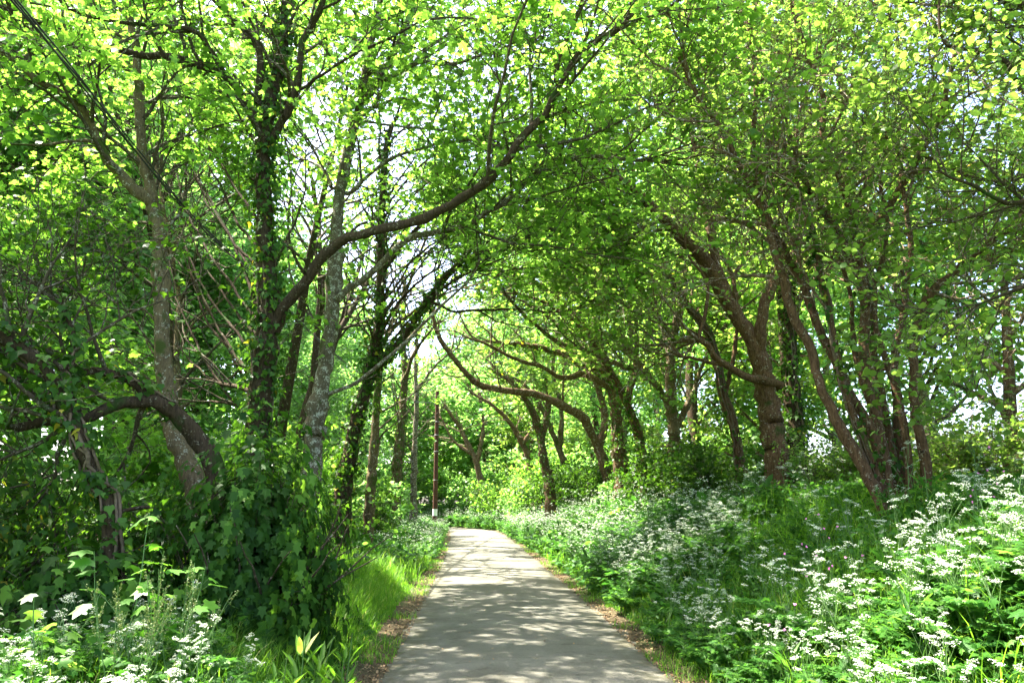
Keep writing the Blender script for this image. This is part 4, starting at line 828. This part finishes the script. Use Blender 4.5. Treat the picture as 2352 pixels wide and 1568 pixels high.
for i, (px, D, h, lab) in enumerate([(1900, 4.6, .62, 'hogweed with large pale lobed leaves catching the sun at bottom right'), (2230, 3.7, .75, 'hogweed leaf rosette nearest the camera in the right corner'), (2210, 6.2, .7, 'hogweed with a flat bright leaf halfway up the right bank'), (1990, 3.9, .55, 'hogweed low in the shade at the bottom of the right bank')]):
    a = P(px, 1500, D); leafy_plant('hogweed', lab, 'weed', a[0], D, h, 4, 4, .14, 'fresh' if i != 3 else 'herb', 310 + i, spread=.5, droop=.15)  # shade on the last one is put into a darker leaf colour
for i, (px, D, lab) in enumerate([(1210, 0, '')][:0]): pass
def dock(name, label, x, y, h, seed, n=26, group=None, mat='grass'):
    global rng
    rng = np.random.default_rng(seed); root = empty(name); tag(root, label, 'weed', group); z = float(hz(x, y)); Lf = MB(); S = MB()
    az = rng.random(n)*6.28; base = np.column_stack([x + .05*np.cos(az), y + .05*np.sin(az), z + h*.8*rng.random(n)**1.6]); d = np.column_stack([np.cos(az), np.sin(az), 1.7 + 0*az])
    st = wander(np.array([[x, y, z]]), np.array([[.05, .05, 1.]]), np.array([h]), 6, .04, 0); tubes(S, st, np.linspace(.007, .003, 6)[None], 5)
    leaves(Lf, base, unit(np.column_stack([-np.cos(az), -np.sin(az), .35 + 0*az])), h*(.16 + .16*rng.random(n)), OVATE, dirv=d*2, droop=.5, fold=.25, wide=.42)
    S.build('stem', M['stemg'], root); Lf.build('leaves', M[mat], root); shift(root, (x, y, z))
for i, (px, py, D, h) in enumerate([(640, 1500, 5.6, .6), (690, 1480, 6.0, .7), (740, 1450, 6.6, .6), (780, 1500, 6.2, .5), (800, 1430, 7.3, .5), (600, 1540, 5.0, .5)]):
    a = P(px, py, D); dock('dock_plant', 'dock with long sunlit strap leaves between white umbels and lane edge', a[0], D, h, 330 + i, group='dock plants at the left lane edge')
for i, (px, D, h) in enumerate([(2040, 7.2, .7), (1700, 7.8, .5), (2150, 8.3, .8), (1650, 6.2, .4), (2280, 6.5, .7), (1800, 6.4, .6), (2080, 5.6, .7)]):
    a = P(px, 1300, D); dock('dock_plant', 'green long-leaved dock standing among the cow parsley on the right bank', a[0], D, h, 340 + i, group='dock plants on the right bank', mat='herb')
def sorrel(x, y, h, seed, label):
    global rng
    rng = np.random.default_rng(seed); root = empty('sorrel_plant'); tag(root, label, 'weed', 'sorrel plants in front of the saplings'); z = float(hz(x, y)); S, F = MB(), MB(); n = 5
    st = wander(np.tile([x, y, z], (n, 1)) + rng.normal(size=(n, 3))*[.05, .05, 0], np.column_stack([rng.normal(size=n)*.18, rng.normal(size=n)*.18, np.ones(n)]), h*(.8 + .3*rng.random(n)), 8, .04, 0); rd = np.repeat(np.linspace(.004, .002, 8)[None], n, 0); tubes(S, st, rd, 4)
    b, rb = children_of(st, rd, 5, .55, .95, (.12, .25), 25, .3, .04, 5, .7, .0012); tubes(S, b, rb, 3)
    S.build('stems', M['stemg'], root)
    for q in b:
        F = MB(); p, t = at_param(np.repeat(q[None], 26, 0), rng.random(26)); p = p + rng.normal(size=p.shape)*.005
        leaves(F, p, rng.normal(size=p.shape), np.full(len(p), .009), BLUNT); F.build('seed_spike', M['seed'], root)
    shift(root, (x, y, z))
for i, (px, D, h) in enumerate([(290, 5.2, .95), (350, 5.4, .9), (420, 5.6, .95)]):
    a = P(px, 1400, D); sorrel(a[0], D, h, 350 + i, 'sorrel with thin upright strings of pale seed heads in front of the saplings')
def campion(x, y, seed):
    global rng
    rng = np.random.default_rng(seed); root = empty('campion'); tag(root, 'small pink campion flower among the green of the right bank', 'wildflower', 'pink campions on the right bank'); z = float(hz(x, y)); S, F = MB(), MB(); n = 3
    st = wander(np.tile([x, y, z], (n, 1)), np.column_stack([rng.normal(size=n)*.15, rng.normal(size=n)*.15, np.ones(n)]), .6 + .3*rng.random(n), 5, .04, 0); tubes(S, st, np.full((n, 5), .002), 3)
    p = np.repeat(st[:, -1], 5, 0); leaves(F, p, rng.normal(size=p.shape)*.3 + [-.2, -.8, .6], np.full(len(p), .014), BLUNT); S.build('stems', M['stemg'], root); F.build('petals', M['pink'], root); shift(root, (x, y, z))
for i, (px, D) in enumerate([(1840, 7.5), (1875, 7.3), (1905, 8), (1930, 7), (1860, 8.4), (2250, 7.6), (2290, 7.2), (1765, 6.2), (2310, 8)]):
    a = P(px, 1250, D); campion(a[0], D, 370 + i)

# ---------------------------------------------------------------- telegraph pole and cable
def pole():
    x, y = -4.60, 47.0; z = float(hz(x, y)); root = empty('telegraph_pole', (x, y, z)); tag(root, 'tall reddish-brown wooden telegraph pole with a white plate near its foot', 'pole')
    mw = barkmat('creosoted_wood', (.105, .052, .034), (.045, .022, .015), (.22, .13, .10), .1, moss_amt=0, bump=.2)
    b = MB(); n = 14; zz = np.linspace(-.3, 8.3, n); tubes(b, np.column_stack([0*zz, 0*zz, zz])[None], np.linspace(.15, .11, n)[None], 16); b.build('shaft', mw, root, True)
    b = MB(); a = np.linspace(-1.25, 1.25, 9) - math.pi/2; r = .152
    V = np.array([(r*math.cos(t), r*math.sin(t), zq) for zq in (.80, 1.20) for t in a]); b.add(V, [np.array([[i, i+1, i+10, i+9] for i in range(8)])]); b.build('white_plate', plain('white_enamel', (.82, .82, .80), .4, .4, .03), root, True)
    met = plain('galvanised_steel', (.35, .35, .36), .4, .5, .1)
    for zq in (2.9, 4.6, 5.6, 6.4):
        b = MB(); t = np.linspace(0, 6.28, 13); tubes(b, np.column_stack([.139*np.cos(t), .139*np.sin(t), zq + 0*t])[None], np.full((1, 13), .012), 5); b.build('band', met, root)
    for i, zq in enumerate((3.6, 4.1, 5.0, 5.5, 6.1, 6.7)):
        b = MB(); s = -1 if i % 2 else 1; tubes(b, np.array([[[s*.12, 0, zq], [s*.27, 0, zq], [s*.275, 0, zq + .03]]]), np.full((1, 3), .011), 5); b.build('step', met, root)
    b = MB(); tubes(b, np.array([[[-.12, 0, 7.9], [-.12, -.01, 7.6], [-.12, -.03, 7.5]]]), np.full((1, 3), .03), 8); b.build('bracket', met, root)
    return x, y, z
px_, py_, pz_ = pole()
b = MB(); A = np.array([px_ - .12, py_, pz_ + 7.6])
W3 = np.array([A, (-4.62, 36, 6.35), (-4.6, 25, 5.6), (-4.55, 19, 5.4), P(590, 640, 13.0), P(445, 500, 10.4), P(300, 330, 8.2), P(180, 180, 7.0), P(40, 10, 6.0), (-4.3, 2.5, 6.3), (-4.2, -4, 7.2)])
for k in range(3):
    q = resample(W3, 90); tw = np.linspace(0, 40, 90)
    q = q + np.column_stack([.022*np.cos(tw*.3 + k*2.1), 0*tw, .022*np.sin(tw*.3 + k*2.1)]); tubes(b, q[None], np.full((1, 90), .009), 6)
tag(b.build('overhead_cable', plain('black_cable', (.02, .02, .022), .5, .4, .1), smooth=True), 'bundle of black overhead cables slanting down from the top left to the pole', 'cable')
